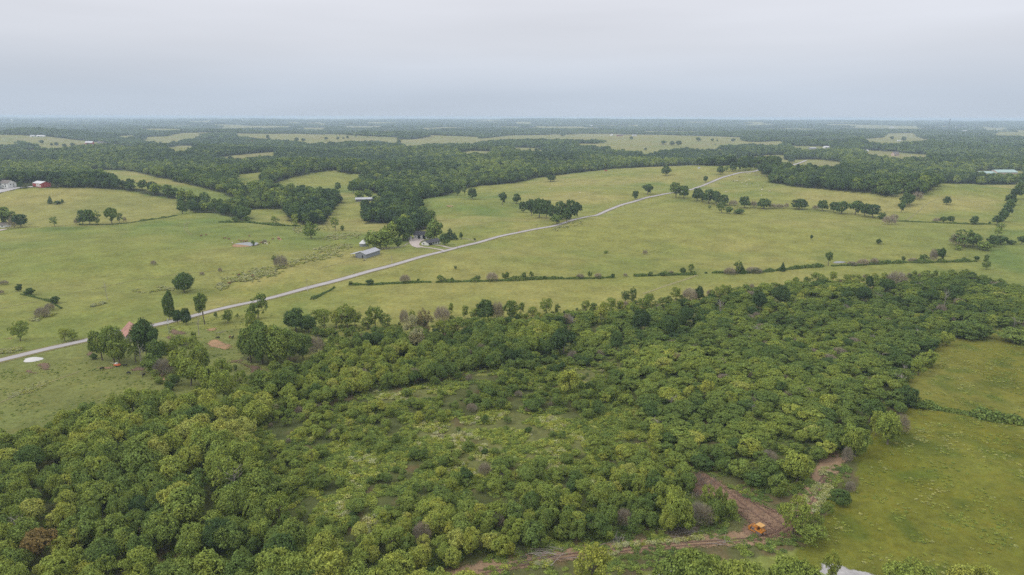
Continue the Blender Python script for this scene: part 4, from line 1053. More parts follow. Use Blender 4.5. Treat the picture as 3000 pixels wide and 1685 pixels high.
for zi, zn in enumerate(ZONES):
    sp, hr, wr, kinds, (tm, ts) = ZP[zn]
    P = cast([(min(max(a, -700), 3700), b) for a, b in SCRUB[zn]])
    lo, hi = P[:, :2].min(0) - 10, P[:, :2].max(0) + 10
    r = np.random.default_rng(40 + zi)
    X, Y = np.meshgrid(np.arange(lo[0], hi[0], sp), np.arange(lo[1], hi[1], sp))
    x = X.ravel() + r.uniform(-.48, .48, X.size) * sp; y = Y.ravel() + r.uniform(-.48, .48, X.size) * sp
    u, v, d = project(x, y, H(x, y))
    m = scrub_zone(u, v) == zi + 1
    m &= (u > -350) & (u < 3350) & (v < 1850)
    op = np.zeros(len(x), bool)
    for p in OPEN:
        op |= inpoly(u, v, p)
    m &= ~op | (r.uniform(0, 1, len(x)) < 0.2)
    if zn == 'young':
        m &= vnoise(x, y, 16, 31) + r.uniform(-.2, .2, len(x)) > 0.30
    if zn in ('right', 'tall', 'front', 'band'):
        m &= vnoise(x, y, 12, 32) + r.uniform(-.25, .25, len(x)) > 0.13
    m &= ~inpoly(u, v, CLEARED)
    tr_ = np.array(TRACK)
    for a, b in zip(tr_[:-1], tr_[1:]):
        ab = b - a
        tt = np.clip(((u - a[0]) * ab[0] + (v - a[1]) * ab[1]) / (ab @ ab), 0, 1)
        m &= np.hypot(u - a[0] - tt * ab[0], (v - a[1] - tt * ab[1]) * 1.6) > 34
    x, y, u, v, d = x[m], y[m], u[m], v[m], d[m]
    for i in range(len(x)):
        kind = kinds[int(r.choice(len(kinds), p=[q[1] for q in kinds] / np.sum([q[1] for q in kinds])))][0]
        h = r.uniform(*hr) * (0.8 + 0.45 * float(vnoise(x[i], y[i], 22, 33)))
        ww = h * r.uniform(*wr)
        if kind == 'twig':
            h *= 0.75; ww *= 0.7
        if kind == 'tall':
            ww *= 0.75
        # do not swallow the named trees
        if len(named_px):
            hp = h * FPX / d[i]
            if (((u[i] - named_px[:, 0]) / (named_px[:, 2] * 0.75)) ** 2 + ((v[i] - hp * .4 - named_px[:, 1]) / (named_px[:, 3] * 0.8)) ** 2 < 1).any():
                continue
        t = tm + ts * (r.normal() * 0.55 + (float(vnoise(x[i], y[i], 30, 34)) - .5) * 2.4)
        if zn == 'tall':
            t += 0.16 * float(sstep(1400, 1260, v[i])) + (0.06 if v[i] > 1480 else 0)
        if zn == 'front':
            t += 0.05
        if r.uniform() < 0.05:
            t += 0.22
        if r.uniform() < 0.08:
            t -= 0.25
        T.append((x[i], y[i], h, ww, kind, float(np.clip(t, 0.02, 0.81)), zn))
tx = np.array([t[0] for t in T]); ty = np.array([t[1] for t in T]); th_ = np.array([t[2] for t in T]); tw_ = np.array([t[3] for t in T])
tu, tv, td = project(tx, ty, H(tx, ty) + th_ * 0.5)
vis = (tu > 15) & (tu < 2985) & (tv > 300) & (tv < 1665)
size = np.where(vis, th_ * tw_ / td ** 2, -1)
order = np.argsort(-size)
named = set(order[:230].tolist())
REG = [(1500, 9999, [(330, "in the bottom left corner wood"), (700, "at the lower left of the wood"), (1050, "at the bottom, left of the track"), (1500, "in the front thicket left of the track"), (3000, "in the thicket behind the dirt track")]),
       (1380, 1500, [(330, "in the tall wood at the left edge"), (700, "in the middle of the tall left wood"), (1050, "where the tall wood thins out"), (1500, "in young growth below the clearing"), (1900, "in the second row behind the track"), (3000, "next to the cleared strip")]),
       (1270, 1380, [(330, "on the upper left wood slope"), (700, "in the upper part of the left wood"), (1100, "in young growth left of the clearing"), (1800, "around the weedy clearing"), (3000, "in the thicket above the cleared strip")]),
       (0, 1270, [(700, "along the upper rim of the left wood"), (1300, "in the tree band behind the young growth"), (1900, "in the tree band right of centre"), (3000, "in the bushy right thicket")])]
cells = {}
for i in named:
    for lo_, hi_, cs in REG:
        if lo_ <= tv[i] < hi_:
            ph = next(p for lim, p in cs if tu[i] < lim or lim == 3000)
            cells.setdefault((ph, T[i][4], tint_word(T[i][4], T[i][5])), []).append(i)
            break
for (ph, kind, tw), ids in cells.items():
    ids.sort(key=lambda i: tu[i])
    for j, i in enumerate(ids):
        x, y, h, ww, kd, t, zn = T[i]
        rank = "" if len(ids) == 1 else (", leftmost such" if j == 0 else (", rightmost such" if j == len(ids) - 1 else ", %s such from left" % ORD[min(j, 29)]))
        plant_tree(kd, 'near', x, y, h, ww, t, random.uniform(0, 6.28), i, "%s %s %s%s" % (tw, TREE_WORD[kd], ph, rank), "trees of the thicket")

KEYS = []
KIDX = {}
def keyset(lod, kinds):
    ks, ix = [], {}
    for kd in kinds:
        ix[kd] = []
        for j in range(len(PROTO[(kd, lod)])):
            ix[kd].append(len(ks)); ks.append((kd, lod, j))
    return ks, ix
ks, ix = keyset('near', ['oak', 'round', 'bush', 'airy', 'tall', 'twig', 'dead'])
rest = [i for i in range(len(T)) if i not in named]
r = np.random.default_rng(77)
scatter("thicket", [(T[i][0], T[i][1], float(H(T[i][0], T[i][1]))) for i in rest], ks, [ix[T[i][4]][int(r.integers(len(ix[T[i][4]])))] for i in rest],
        np.array([(T[i][3], T[i][3], T[i][2]) for i in rest]), r.uniform(0, 6.28, len(rest)), np.array([T[i][5] for i in rest]), label="dense thicket of young trees and bushes behind the dirt track", category="thicket")
print("thicket", len(T), "stuff", len(rest), flush=True)

# ------------------------------------------------------------------ woods in the middle distance and far country
def wood_points(y0, y1, sp, seed, xk=0.92):
    r = np.random.default_rng(seed)
    ys = np.arange(y0, y1, sp)
    out = []
    for yy in ys:
        xs = np.arange(-xk * yy - 60, xk * yy + 60, sp)
        out.append(np.stack([xs + r.uniform(-.48, .48, len(xs)) * sp, yy + r.uniform(-.48, .48, len(xs)) * sp], 1))
    p = np.vstack(out)
    u, v, d = project(p[:, 0], p[:, 1], H(p[:, 0], p[:, 1]))
    m = wood_mask(u, v, p[:, 0], p[:, 1]) & (u > -150) & (u < 3150)
    return p[m], r

# keep the farmyard, buildings and lanes clear
KEEP = [tuple(q[:2]) for q in cast([(1060, 592), (1085, 590), (1235, 700), (1262, 714), (5, 556), (25, 553), (100, 549), (125, 550), (95, 401), (120, 401), (255, 423), (272, 423), (295, 420), (740, 421), (1792, 398), (1816, 399), (1858, 399), (1648, 447), (2087, 480), (2110, 480), (2228, 481), (2380, 437), (2420, 434), (2536, 444), (2622, 457), (2633, 414), (2890, 514), (2930, 514), (2965, 514)])]
ks, ix = keyset('mid', ['oak', 'round', 'bush', 'airy', 'tall'])
P, r = wood_points(640, 2500, 9.6, 5)
P = P[vnoise(P[:, 0], P[:, 1], 40, 41) + r.uniform(-.3, .3, len(P)) > 0.12]
for kx, ky in KEEP:
    P = P[((np.abs(P[:, 0] - kx) > 16) | (P[:, 1] > ky + 34) | (P[:, 1] < ky - 42 * (1 + ky / 1500)))]
n = len(P)
kd = r.choice(5, n, p=[.56, .2, .12, .06, .06])
names = ['oak', 'round', 'bush', 'airy', 'tall']
ch = np.array([ix[names[k]][int(r.integers(len(ix[names[k]])))] for k in kd])
h = r.uniform(10.0, 18.5, n) * np.where(kd == 2, 0.65, 1) * (0.8 + 0.4 * vnoise(P[:, 0], P[:, 1], 90, 42))
wd = h * r.uniform(0.78, 1.2, n) * np.where(kd == 2, 1.3, 1)
ti = np.clip(0.24 + 0.17 * r.normal(size=n) + 0.5 * (vnoise(P[:, 0], P[:, 1], 170, 43) - .42) + 0.22 * (vnoise(P[:, 0], P[:, 1], 420, 45) - .5), 0.0, 0.66)
scatter("woodland", np.c_[P, H(P[:, 0], P[:, 1])], ks, ch, np.stack([wd, wd, h], 1), r.uniform(0, 6.28, n), ti, label="dark green woodland filling the valleys between the pastures", category="woodland")
print("woodland", n, flush=True)
P, r = wood_points(2500, 7000, 21, 6, 0.84)
for kx, ky in KEEP:
    P = P[((np.abs(P[:, 0] - kx) > 26) | (P[:, 1] > ky + 40) | (P[:, 1] < ky - 260))]
n = len(P)
ti = np.clip(0.17 + 0.11 * r.normal(size=n) + 0.22 * (vnoise(P[:, 0], P[:, 1], 300, 44) - .45), 0, .5)
s1 = r.uniform(.75, 1.2, n)
P2, r2_ = wood_points(7000, 17000, 62, 7, 0.82)
n2 = len(P2)
s2 = r2_.uniform(2.0, 3.2, n2)
pts = np.vstack([np.c_[P, H(P[:, 0], P[:, 1])], np.c_[P2, H(P2[:, 0], P2[:, 1])]])
scatter("far_woodland", pts, [('far', '', i) for i in range(4)], np.r_[r.integers(0, 4, n), r2_.integers(0, 4, n2)],
        np.vstack([np.stack([s1, s1, s1 * r.uniform(.75, 1.15, n)], 1), np.stack([s2, s2, r2_.uniform(.9, 1.5, n2)], 1)]), np.r_[r.uniform(0, 6.28, n), r2_.uniform(0, 6.28, n2)], np.r_[ti, np.full(n2, .16)],
        label="far-off hazy woods reaching to the horizon", category="woodland")
print("far", n, n2, flush=True)

# single trees and fence-row trees dotted over the far fields
def far_trees(px_list):
    for i, (px, py, hp, wp) in enumerate(px_list):
        p = G(px, py); d = depth_of(p)
        yield p, hp * d / FPX, wp * d / FPX
FARTREES = [(123, 423, 13, 17), (152, 428, 9, 10), (166, 428, 12, 13), (190, 432, 12, 14), (213, 431, 13, 16), (451, 424, 12, 15), (471, 424, 10, 12), (504, 432, 16, 20), (956, 412, 11, 12), (990, 410, 10, 12), (1006, 409, 8, 7), (1018, 407, 10, 9), (1043, 404, 8, 5), (1077, 402, 8, 8), (785, 408, 14, 14), (870, 416, 14, 18), (890, 417, 12, 16), (1168, 424, 16, 15), (1650, 400, 9, 18), (1849, 410, 11, 12), (1944, 424, 12, 22), (1968, 427, 14, 18), (1988, 428, 17, 20), (2046, 414, 12, 18), (2086, 415, 9, 13), (2101, 415, 7, 7), (2148, 416, 11, 16), (2647, 414, 15, 16), (2613, 411, 12, 14), (2268, 482, 24, 20), (2318, 478, 20, 24), (1891, 440, 7, 11), (2674, 472, 15, 26), (552, 441, 10, 8), (1571, 446, 13, 12), (1552, 444, 10, 9), (2095, 426, 5, 5), (1397, 462, 14, 12)]
for i, (p, hm, wm) in enumerate(far_trees(FARTREES)):
    px = FARTREES[i][0]
    side = "over the left hills" if px < 700 else ("beyond the central woods" if px < 1500 else ("behind the road's hilltop" if px < 2250 else "beyond the right woods"))
    same = sorted([q[0] for q in FARTREES if (q[0] < 700) == (px < 700) and (q[0] < 1500) == (px < 1500) and (q[0] < 2250) == (px < 2250)])
    plant_tree('oak', 'mid', p[0], p[1], hm, wm, random.uniform(.08, .2), random.uniform(0, 6), i, "small dark tree dotting the far fields %s, %s from left" % (side, ORD[same.index(px)]), "trees dotting the far fields")

# ------------------------------------------------------------------ undergrowth, weeds and tufts
def fill(poly_px, sp, seed, thin=0.0):
    P = cast([(min(max(a, -500), 3500), b) for a, b in poly_px])
    lo, hi = P[:, :2].min(0), P[:, :2].max(0)
    r = np.random.default_rng(seed)
    X, Y = np.meshgrid(np.arange(lo[0], hi[0], sp), np.arange(lo[1], hi[1], sp))
    x = X.ravel() + r.uniform(-.5, .5, X.size) * sp; y = Y.ravel() + r.uniform(-.5, .5, X.size) * sp
    u, v, d = project(x, y, H(x, y))
    m = inpoly(u, v, poly_px) & (u > -80) & (u < 3080) & (v < 1780)
    return x[m], y[m], u[m], v[m], r
UX, UY, UH, UT, US = [], [], [], [], []
for zn, sp, h, t0, keep in (('young', 1.3, 0.75, .58, .8), ('front', 1.7, 0.7, .5, .7), ('right', 2.2, 0.9, .42, .6), ('band', 2.2, 0.8, .55, .6), ('tall', 2.6, 0.8, .4, .5), ('belt', 2.4, .8, .5, .5), (None, 1.5, .45, .5, .5)):
    if zn is None:
        SCRUB[zn] = [(1200, 1660), (1750, 1575), (2000, 1535), (2160, 1500), (2100, 1470), (2020, 1440), (2000, 1375), (2120, 1385), (2230, 1420), (2330, 1420), (2420, 1370), (2470, 1300), (2530, 1300), (2480, 1400), (2420, 1510), (2350, 1610), (2150, 1640), (1800, 1690), (1300, 1760)]
    x, y, u, v, r = fill(SCRUB[zn], sp, 90 + len(UX))
    k = (vnoise(x, y, 6, 51) > 0.36) & (r.uniform(0, 1, len(x)) < keep + 0.2)
    k &= ~inpoly(u, v, CLEARED)
    x, y, u, v = x[k], y[k], u[k], v[k]
    inop = np.zeros(len(x), bool)
    for p in OPEN:
        inop |= inpoly(u, v, p)
    UX.append(x); UY.append(y); UH.append(h * r.uniform(.5, 1.5, len(x)))
    UT.append(np.clip(t0 + .14 * inop + .30 * (vnoise(x, y, 9, 52) - .5) + .10 * r.normal(size=len(x)), .1, .93)); US.append(r.uniform(1.2, 2.8, len(x)))
x, y, h, t, s = map(np.concatenate, (UX, UY, UH, UT, US))
r = np.random.default_rng(3)
wk = [('weed', '', i) for i in range(4)]
scatter("undergrowth", np.c_[x, y, H(x, y)], wk, r.integers(0, 4, len(x)), np.stack([s, s, h], 1), r.uniform(0, 6.28, len(x)), t, label="low weeds and brambles between the young trees", category="undergrowth")
print("undergrowth", len(x), flush=True)

# pale tall weeds along the creek, the track and the field edges
BANDS = [([(90, 940), (140, 925), (220, 915), (250, 905), (300, 888), (330, 880)], 3, 1.1), ([(400, 855), (440, 850), (480, 845), (520, 850)], 5, 1.0), ([(640, 840), (700, 825), (760, 805), (800, 795), (830, 785)], 11, 1.2), ([(660, 820), (740, 800), (800, 790)], 8, 1.0),
         ([(850, 775), (900, 760), (950, 748), (1000, 742)], 10, 1.1), ([(930, 735), (980, 725), (1030, 722)], 9, 1.1), ([(960, 700), (1000, 692), (1050, 690)], 9, 1.2), ([(870, 680), (900, 672)], 6, 1.2), ([(0, 1032), (30, 1028), (60, 1020)], 5, 0.9),
         ([(1628, 672), (1660, 664), (1695, 652)], 6, 1.1), ([(30, 1160), (90, 1140), (140, 1120)], 9, 0.5), ([(2020, 745), (1900, 735), (1820, 742)], 5, .5), ([(960, 668), (900, 665), (860, 672)], 5, .8),
         ([(1800, 1600), (1950, 1588), (2060, 1575)], 5, .7), ([(2260, 1592), (2320, 1575), (2370, 1560)], 5, .7), ([(2390, 1500), (2420, 1440), (2440, 1400)], 4, .7), ([(2360, 1470), (2395, 1420), (2420, 1370)], 4, .7), ([(1560, 1652), (1700, 1634), (1800, 1622)], 4, .6)]
WX, WY, WH = [], [], []
r = np.random.default_rng(8)
for pl, wpx, hh in BANDS:
    pl = catmull(pl, 20)
    nn = int(len(pl) * wpx * 1.1)
    k = r.integers(0, len(pl), nn)
    q = pl[k] + r.normal(0, 1, (nn, 2)) * [6, wpx * 0.5]
    g = cast(q)
    keep = vnoise(g[:, 0], g[:, 1], 8, 61) > 0.38
    g = g[keep]
    WX.append(g[:, 0]); WY.append(g[:, 1]); WH.append(hh * r.uniform(.5, 1.2, len(g)))
x, y, h = map(np.concatenate, (WX, WY, WH))
scatter("weeds", np.c_[x, y, H(x, y)], wk, r.integers(0, 4, len(x)), np.stack([h * 2.0, h * 2.0, h], 1), r.uniform(0, 6.28, len(x)), np.clip(.86 + .05 * r.normal(size=len(x)), .7, .92), label="pale flowering weeds along the creek and field edges", category="weeds")
print("weeds", len(x), flush=True)

# tufts of taller grass on the near pastures
GX, GY, GT = [], [], []
for poly, sp, t0 in (([(2360, 1640), (2480, 1440), (2600, 1320), (2700, 1190), (2720, 1040), (2900, 970), (3080, 960), (3080, 1760), (2360, 1760)], 1.15, .74), ([(-60, 1080), (250, 1060), (460, 1130), (400, 1190), (100, 1270), (-60, 1310)], 1.7, .55), ([(480, 960), (760, 900), (900, 960), (700, 1090), (600, 1040)], 1.9, .55)):
    x, y, u, v, r = fill(poly, sp, 120 + len(GX))
    k = vnoise(x, y, 5, 71) + r.uniform(-.3, .3, len(x)) > .70
    GX.append(x[k]); GY.append(y[k]); GT.append(np.clip(t0 + .25 * (vnoise(x[k], y[k], 12, 72) - .5) + .08 * r.normal(size=k.sum()), .3, .84))
x, y, t = map(np.concatenate, (GX, GY, GT))
r = np.random.default_rng(9)
s = r.uniform(.5, 1.3, len(x))
scatter("grass", np.c_[x, y, H(x, y)], wk, r.integers(0, 4, len(x)), np.stack([s, s, s * .28], 1), r.uniform(0, 6.28, len(x)), t, label="tufts of taller grass on the near pastures", category="grass")
print("grass", len(x), flush=True)

# ------------------------------------------------------------------ low hedges: each a long bank of brambles
def hedge(px, hpx, label, tints, seed):
    g = catmull(cast(px)[:, :2], 30)
    seg = np.r_[0, np.cumsum(np.linalg.norm(np.diff(g, axis=0), axis=1))]
    r = np.random.default_rng(seed)
    L = seg[-1]
    d0 = depth_of(np.r_[g[len(g) // 2], 0])
    hm = hpx * d0 / FPX
    n = int(min(14000, L * 60))
    s = r.uniform(0, L, n)
    env = 0.34 + 1.9 * vnoise(s, np.zeros(n), 6, seed) ** 2.2 + 0.5 * vnoise(s, np.ones(n), 2.3, seed + 3)
    gap = vnoise(s, np.ones(n) * 5, 26, seed + 1) > 0.10
    s, env = s[gap], env[gap]; n = len(s)
    a = r.uniform(0, math.pi, n)
    x = np.interp(s, seg, g[:, 0]); y = np.interp(s, seg, g[:, 1])
    tx_ = np.gradient(np.interp(np.linspace(0, L, 400), seg, g[:, 0])); ty_ = np.gradient(np.interp(np.linspace(0, L, 400), seg, g[:, 1]))
    k = np.clip((s / L * 399).astype(int), 0, 399)
    nx, ny = -ty_[k], tx_[k]
    q = np.hypot(nx, ny) + 1e-9; nx, ny = nx / q, ny / q
    rad = r.uniform(.6, 1.05, n) * env
    off = np.cos(a) * rad * hm * 0.9 + (vnoise(s, np.ones(n) * 2, 9, seed + 2) - .5) * hm * 1.2
    x += nx * off; y += ny * off
    z = H(x, y) + np.sin(a) * rad * hm
    nn = np.stack([nx * np.cos(a), ny * np.cos(a), np.sin(a)], 1) + r.normal(0, .5, (n, 3))
    V, F = leaf_quads(r, np.stack([x, y, z], 1), nn, np.full(n, min(.9, 0.24 * hm + .12)))
    o = link("hedgerow", mesh_from("hedgerow", V, F, 4, MAT_LEAF), label=label, category="hedge", group="hedgerows between the fields")
    o["tint"] = tints
hedge([(1022, 835), (1100, 834), (1250, 828), (1400, 825), (1550, 820), (1700, 817), (1800, 814)], 7, "long low hedgerow below the road, from the verge to its first gap", .34, 1)
hedge([(1858, 810), (1950, 807), (2038, 804)], 7, "short middle stretch of hedgerow between two gaps in the hay field", .34, 2)
hedge([(2088, 801), (2170, 800), (2250, 796), (2330, 788), (2412, 780)], 7, "hedgerow stretch left of the vase-shaped tree in the hay field", .32, 3)
hedge([(2436, 780), (2500, 778), (2576, 774), (2716, 770), (2861, 767)], 6, "hedgerow stretch right of the vase-shaped tree by the small pond", .34, 4)
hedge([(913, 878), (935, 868), (955, 857), (980, 843)], 5, "short brambly fence line beside the road verge", .26, 5)
hedge([(2668, 1192), (2720, 1197), (2758, 1203), (2820, 1213), (2867, 1222), (2903, 1229), (3000, 1244), (3100, 1258)], 19, "bramble hedge dividing the bright green field at right", .38, 6)
hedge([(640, 652), (720, 652), (800, 660), (880, 664)], 5, "low brushy fence line along the left valley pasture", .3, 7)
hedge([(2608, 648), (2700, 651), (2800, 656), (2900, 658)], 3, "thin fence line below the far right square field", .3, 8)
hedge([(230, 660), (330, 658), (430, 646), (520, 632)], 3, "thin fence line under the left hill trees", .3, 9)
hedge([(60, 862), (110, 873), (150, 886), (180, 905)], 4, "brushy gully line in the left pasture", .3, 10)

# ------------------------------------------------------------------ buildings
M_WHITE = plain("white_siding", (0.60, 0.60, 0.58), 0.6, 0.06, 0.6)
M_WHITEROOF = plain("white_metal_roof", (0.48, 0.48, 0.48), 0.45, 0.08, 0.5, spec=0.4)
M_GREYMETAL = plain("galvanised_siding", (0.19, 0.205, 0.225), 0.5, 0.08, 0.5, spec=0.4)
M_GREYROOF = plain("galvanised_roof", (0.33, 0.335, 0.355), 0.45, 0.08, 0.4, spec=0.4)
M_DARKROOF = plain("dark_shingles", (0.060, 0.060, 0.068), 0.9, 0.2, 2.0)
M_BROWNROOF = plain("brown_shingles", (0.16, 0.14, 0.13), 0.9, 0.2, 2.0)
M_DARK = plain("dark_opening", (0.015, 0.015, 0.018), 0.9, 0.1, 1.0)
M_RED = plain("red_siding", (0.33, 0.055, 0.050), 0.7, 0.12, 0.6)
M_RUST = plain("rusty_tin", (0.34, 0.185, 0.145), 0.8, 0.35, 0.7, streak=True)
M_BARNWOOD = plain("grey_barn_wood", (0.26, 0.24, 0.22), 0.9, 0.25, 1.5, streak=True)
M_GREENROOF = plain("pale_green_roof", (0.26, 0.36, 0.33), 0.5, 0.08, 0.3, spec=0.4)
M_TAN = plain("tan_siding", (0.46, 0.35, 0.29), 0.7, 0.08, 0.4)
M_REDROOF = plain("red_roof", (0.42, 0.11, 0.08), 0.6, 0.1, 0.5)
M_GLASS = plain("window_glass", (0.03, 0.035, 0.045), 0.12, 0.1, 1.0, spec=0.6)
M_CONC = plain("concrete", (0.40, 0.38, 0.36), 0.9, 0.12, 1.0)
M_POLE = plain("weathered_pole", (0.42, 0.38, 0.32), 0.9, 0.2, 2.0)
M_DARKPOLE = plain("creosoted_pole", (0.14, 0.12, 0.10), 0.9, 0.2, 2.0)

def yawdir(a):
    return np.array([math.cos(a), math.sin(a)])

def site(px, py, yaw, L, W, anchor=(0, 0)):
    """Map position of the building centre when its footprint point anchor (in half lengths) stands at the photo pixel."""
    g = G(px, py)[:2]
    a, b = yawdir(yaw), yawdir(yaw + math.pi / 2)
    c = g - a * anchor[0] * L / 2 - b * anchor[1] * W / 2
    zs = [float(H(*(c + a * i * L / 2 + b * j * W / 2))) for i in (-1, 1) for j in (-1, 1)]
    return (c[0], c[1], sum(zs) / 4)

def gable(name, label, cat, loc, yaw, L, W, wh, rh, wall, roof, openings=(), over=0.4, group=None, found=True):
    """Pitched-roof building, ridge along its local x. openings: (face, position, bottom, width, height, kind)."""
    t = thing(name, label, cat, loc, yaw, group)
    lo = -1.2
    prof = [(-W / 2, lo), (W / 2, lo), (W / 2, wh), (0, wh + rh), (-W / 2, wh)]
    MB().prism(prof, 'x', -L / 2, L / 2).build("wall", wall, t)
    th = 0.16
    sl = rh / (W / 2)
    e = over
    for s in (1, -1):
        MB().prism([(0, wh + rh + 0.02), (0, wh + rh + th), (s * (W / 2 + e), wh - sl * e + th), (s * (W / 2 + e), wh - sl * e + 0.02)][::s], 'x', -L / 2 - e, L / 2 + e).build("roof", roof, t)
    MB().box(-L / 2 - e - .02, L / 2 + e + .02, -.16, .16, wh + rh + th - .05, wh + rh + th + .06).build("ridge_cap", roof, t)
    for face, pos, bot, wd, ht, kind in openings:
        mt = {'door': M_WHITE, 'dark': M_DARK, 'window': M_GLASS, 'white': M_WHITE}[kind]
        dpt = 0.06
        def slab(m, grow, d0, d1):
            a, b, c, d = pos - wd / 2 - grow, pos + wd / 2 + grow, bot - (grow if bot > 0.3 else 0), bot + ht + grow
            if face == 'f':
                return m.box(a, b, -W / 2 - d1, -W / 2 - d0, c, d)
            if face == 'b':
                return m.box(a, b, W / 2 + d0, W / 2 + d1, c, d)
            if face == 'l':
                return m.box(-L / 2 - d1, -L / 2 - d0, a, b, c, d)
            return m.box(L / 2 + d0, L / 2 + d1, a, b, c, d)
        if kind == 'window':
            f = slab(MB(), 0.12, 0.0, 0.05).build("window", M_WHITE if wall is not M_WHITE else M_GREYMETAL, t)
            slab(MB(), 0, 0.045, 0.075).build("pane", M_GLASS, f)
        else:
            f = slab(MB(), 0.10, 0.0, 0.05).build("door", M_WHITE if kind == 'dark' else mt, t)
            slab(MB(), 0, 0.045, 0.085).build("door_leaf", mt, f)
    return t

# grey metal shed with an open lean-to
yw = math.radians(68)
L, W = 22, 10.5
loc = site(1072, 758, yw, L, W, (-1, -1))
sh = gable("metal_shed", "grey metal shed with pale roof and open lean-to beside the road", "shed", loc, yw, L, W, 3.7, 1.9, M_GREYMETAL, M_GREYROOF, [('l', -2.0, 0, 1.5, 3.0, 'dark'), ('l', 3.9, 0, 0.9, 2.1, 'dark')])
MB().prism([(W / 2 + .02, 3.55), (W / 2 + 5.6, 2.75), (W / 2 + 5.6, 2.9), (W / 2 + .02, 3.72)], 'x', -L / 2 - .3, L / 2 - 8).build("lean_to_roof", M_GREYROOF, sh)
for i in range(4):
    xx = -L / 2 + .2 + i * 4.4
    MB().box(xx, xx + .18, W / 2 + 5.2, W / 2 + 5.38, -1, 2.82).build("post", M_POLE, sh)
for i in range(11):   # standing seams of the sheeting
    xx = -L / 2 + 1 + i * 2.0
    for s in (1, -1):
        MB().prism([(0.15 * s, 5.74), (0.15 * s, 5.80), (s * (W / 2 + .35), 3.83), (s * (W / 2 + .35), 3.77)][::s], 'x', xx, xx + .07).build("seam", M_GREYROOF, sh)

# white ranch house and the workshop behind it
yw = math.radians(56)
L, W = 18, 8.5
gable("ranch_house", "white single-storey house with dark shingle roof beside the gravel drive", "house", site(1254.7, 719.8, yw, L, W, (-1, -1)), yw, L, W, 2.7, 1.9, M_WHITE, M_DARKROOF,
      [('f', -6.6, 0, 2.4, 2.2, 'dark'), ('f', -4.0, 0, 2.2, 2.2, 'dark'), ('f', -1.0, .9, 2.0, 1.2, 'window'), ('f', 2.6, .9, 2.2, 1.2, 'window'), ('f', 6.2, 0, 1.1, 2.1, 'dark'), ('l', 1.4, 1.0, 1.1, 1.1, 'window')], 0.6)
yw = math.radians(-3)
L, W = 18, 10
gable("workshop", "white workshop with tall dark doors behind the farmhouse yard", "workshop", site(1238, 700, yw, L, W, (0, -1)), yw, L, W, 4.0, 2.9, M_WHITE, M_DARKROOF,
      [('f', -6.8, .4, 1.0, 2.2, 'dark'), ('f', -3.6, .2, 3.0, 3.2, 'dark'), ('f', 1.6, .2, 3.0, 3.2, 'dark'), ('f', 6.0, 1.2, 1.4, 1.4, 'window')], 0.5)
gable("garden_shed", "small white shed at the edge of the gravel yard", "shed", site(1199, 702, math.radians(8), 5, 3, (0, -1)), math.radians(8), 5, 3, 2.2, .9, M_WHITE, M_WHITEROOF, [('f', 0, 0, 1.0, 1.9, 'dark')], 0.2)
# gravel heap in the yard
hp = G(1217, 700)
V = []
F = []
nr, ns_ = 7, 18
for i in range(nr):
    for k in range(ns_):
        a = 2 * math.pi * k / ns_
        R = 3.6 * (1 - i / nr) * (1 + .12 * math.sin(3 * a + i))
        V.append((R * math.cos(a), R * .8 * math.sin(a), 1.5 * (i / nr) ** .8 - (0.5 if i == 0 else 0)))
V.append((0, 0, 1.55))
for i in range(nr - 1):
    for k in range(ns_):
        F.append((i * ns_ + k, i * ns_ + (k + 1) % ns_, (i + 1) * ns_ + (k + 1) % ns_, (i + 1) * ns_ + k))
F += [((nr - 1) * ns_ + k, (nr - 1) * ns_ + (k + 1) % ns_, nr * ns_) for k in range(ns_)]
M_HEAP = plain("heaped_gravel", (0.50, 0.45, 0.42), 0.95, 0.25, 4.0)
o = MB().add(V, F).build("gravel_heap", M_HEAP, label="heap of pale gravel in front of the workshop doors", category="gravel heap")
o.location = hp
lm = G(97, 1054)
o = MB().add([(v[0] * 1.35, v[1] * 1.5, v[2] * .55 if v[2] > 0 else v[2]) for v in V], F).build("lime_heap", plain("white_lime", (0.48, 0.47, 0.45), .95, .15, 3.0), label="low heap of white lime beside the road at left", category="lime heap")
o.location = lm

# round grain bin with a conical roof
gb = G(1066, 721)
t = thing("grain_bin", "round grain bin with white cone roof half hidden by trees", "grain bin", tuple(gb))
n = 24
R = 4.0
MB().add([(R * math.cos(2 * math.pi * k / n), R * math.sin(2 * math.pi * k / n), z) for z in (-1, 2.9) for k in range(n)], [(k, (k + 1) % n, n + (k + 1) % n, n + k) for k in range(n)]).build("wall", M_GREYMETAL, t)
R = 4.4
mb = MB().add([(R * math.cos(2 * math.pi * k / n), R * math.sin(2 * math.pi * k / n), 2.75) for k in range(n)] + [(.5 * math.cos(2 * math.pi * k / n), .5 * math.sin(2 * math.pi * k / n), 6.3) for k in range(n)], [(k, (k + 1) % n, n + (k + 1) % n, n + k) for k in range(n)])
mb.build("roof", M_WHITEROOF, t)
MB().tube([(0, 0, 6.2), (0, 0, 6.8)], [.55, .5], 12).build("roof_cap", M_WHITEROOF, t)
for z in (0.4, 1.2, 2.0):
    MB().tube([(0, 0, z), (0, 0, z + .12)], [4.06, 4.06], 24, False).build("band", M_GREYROOF, t)

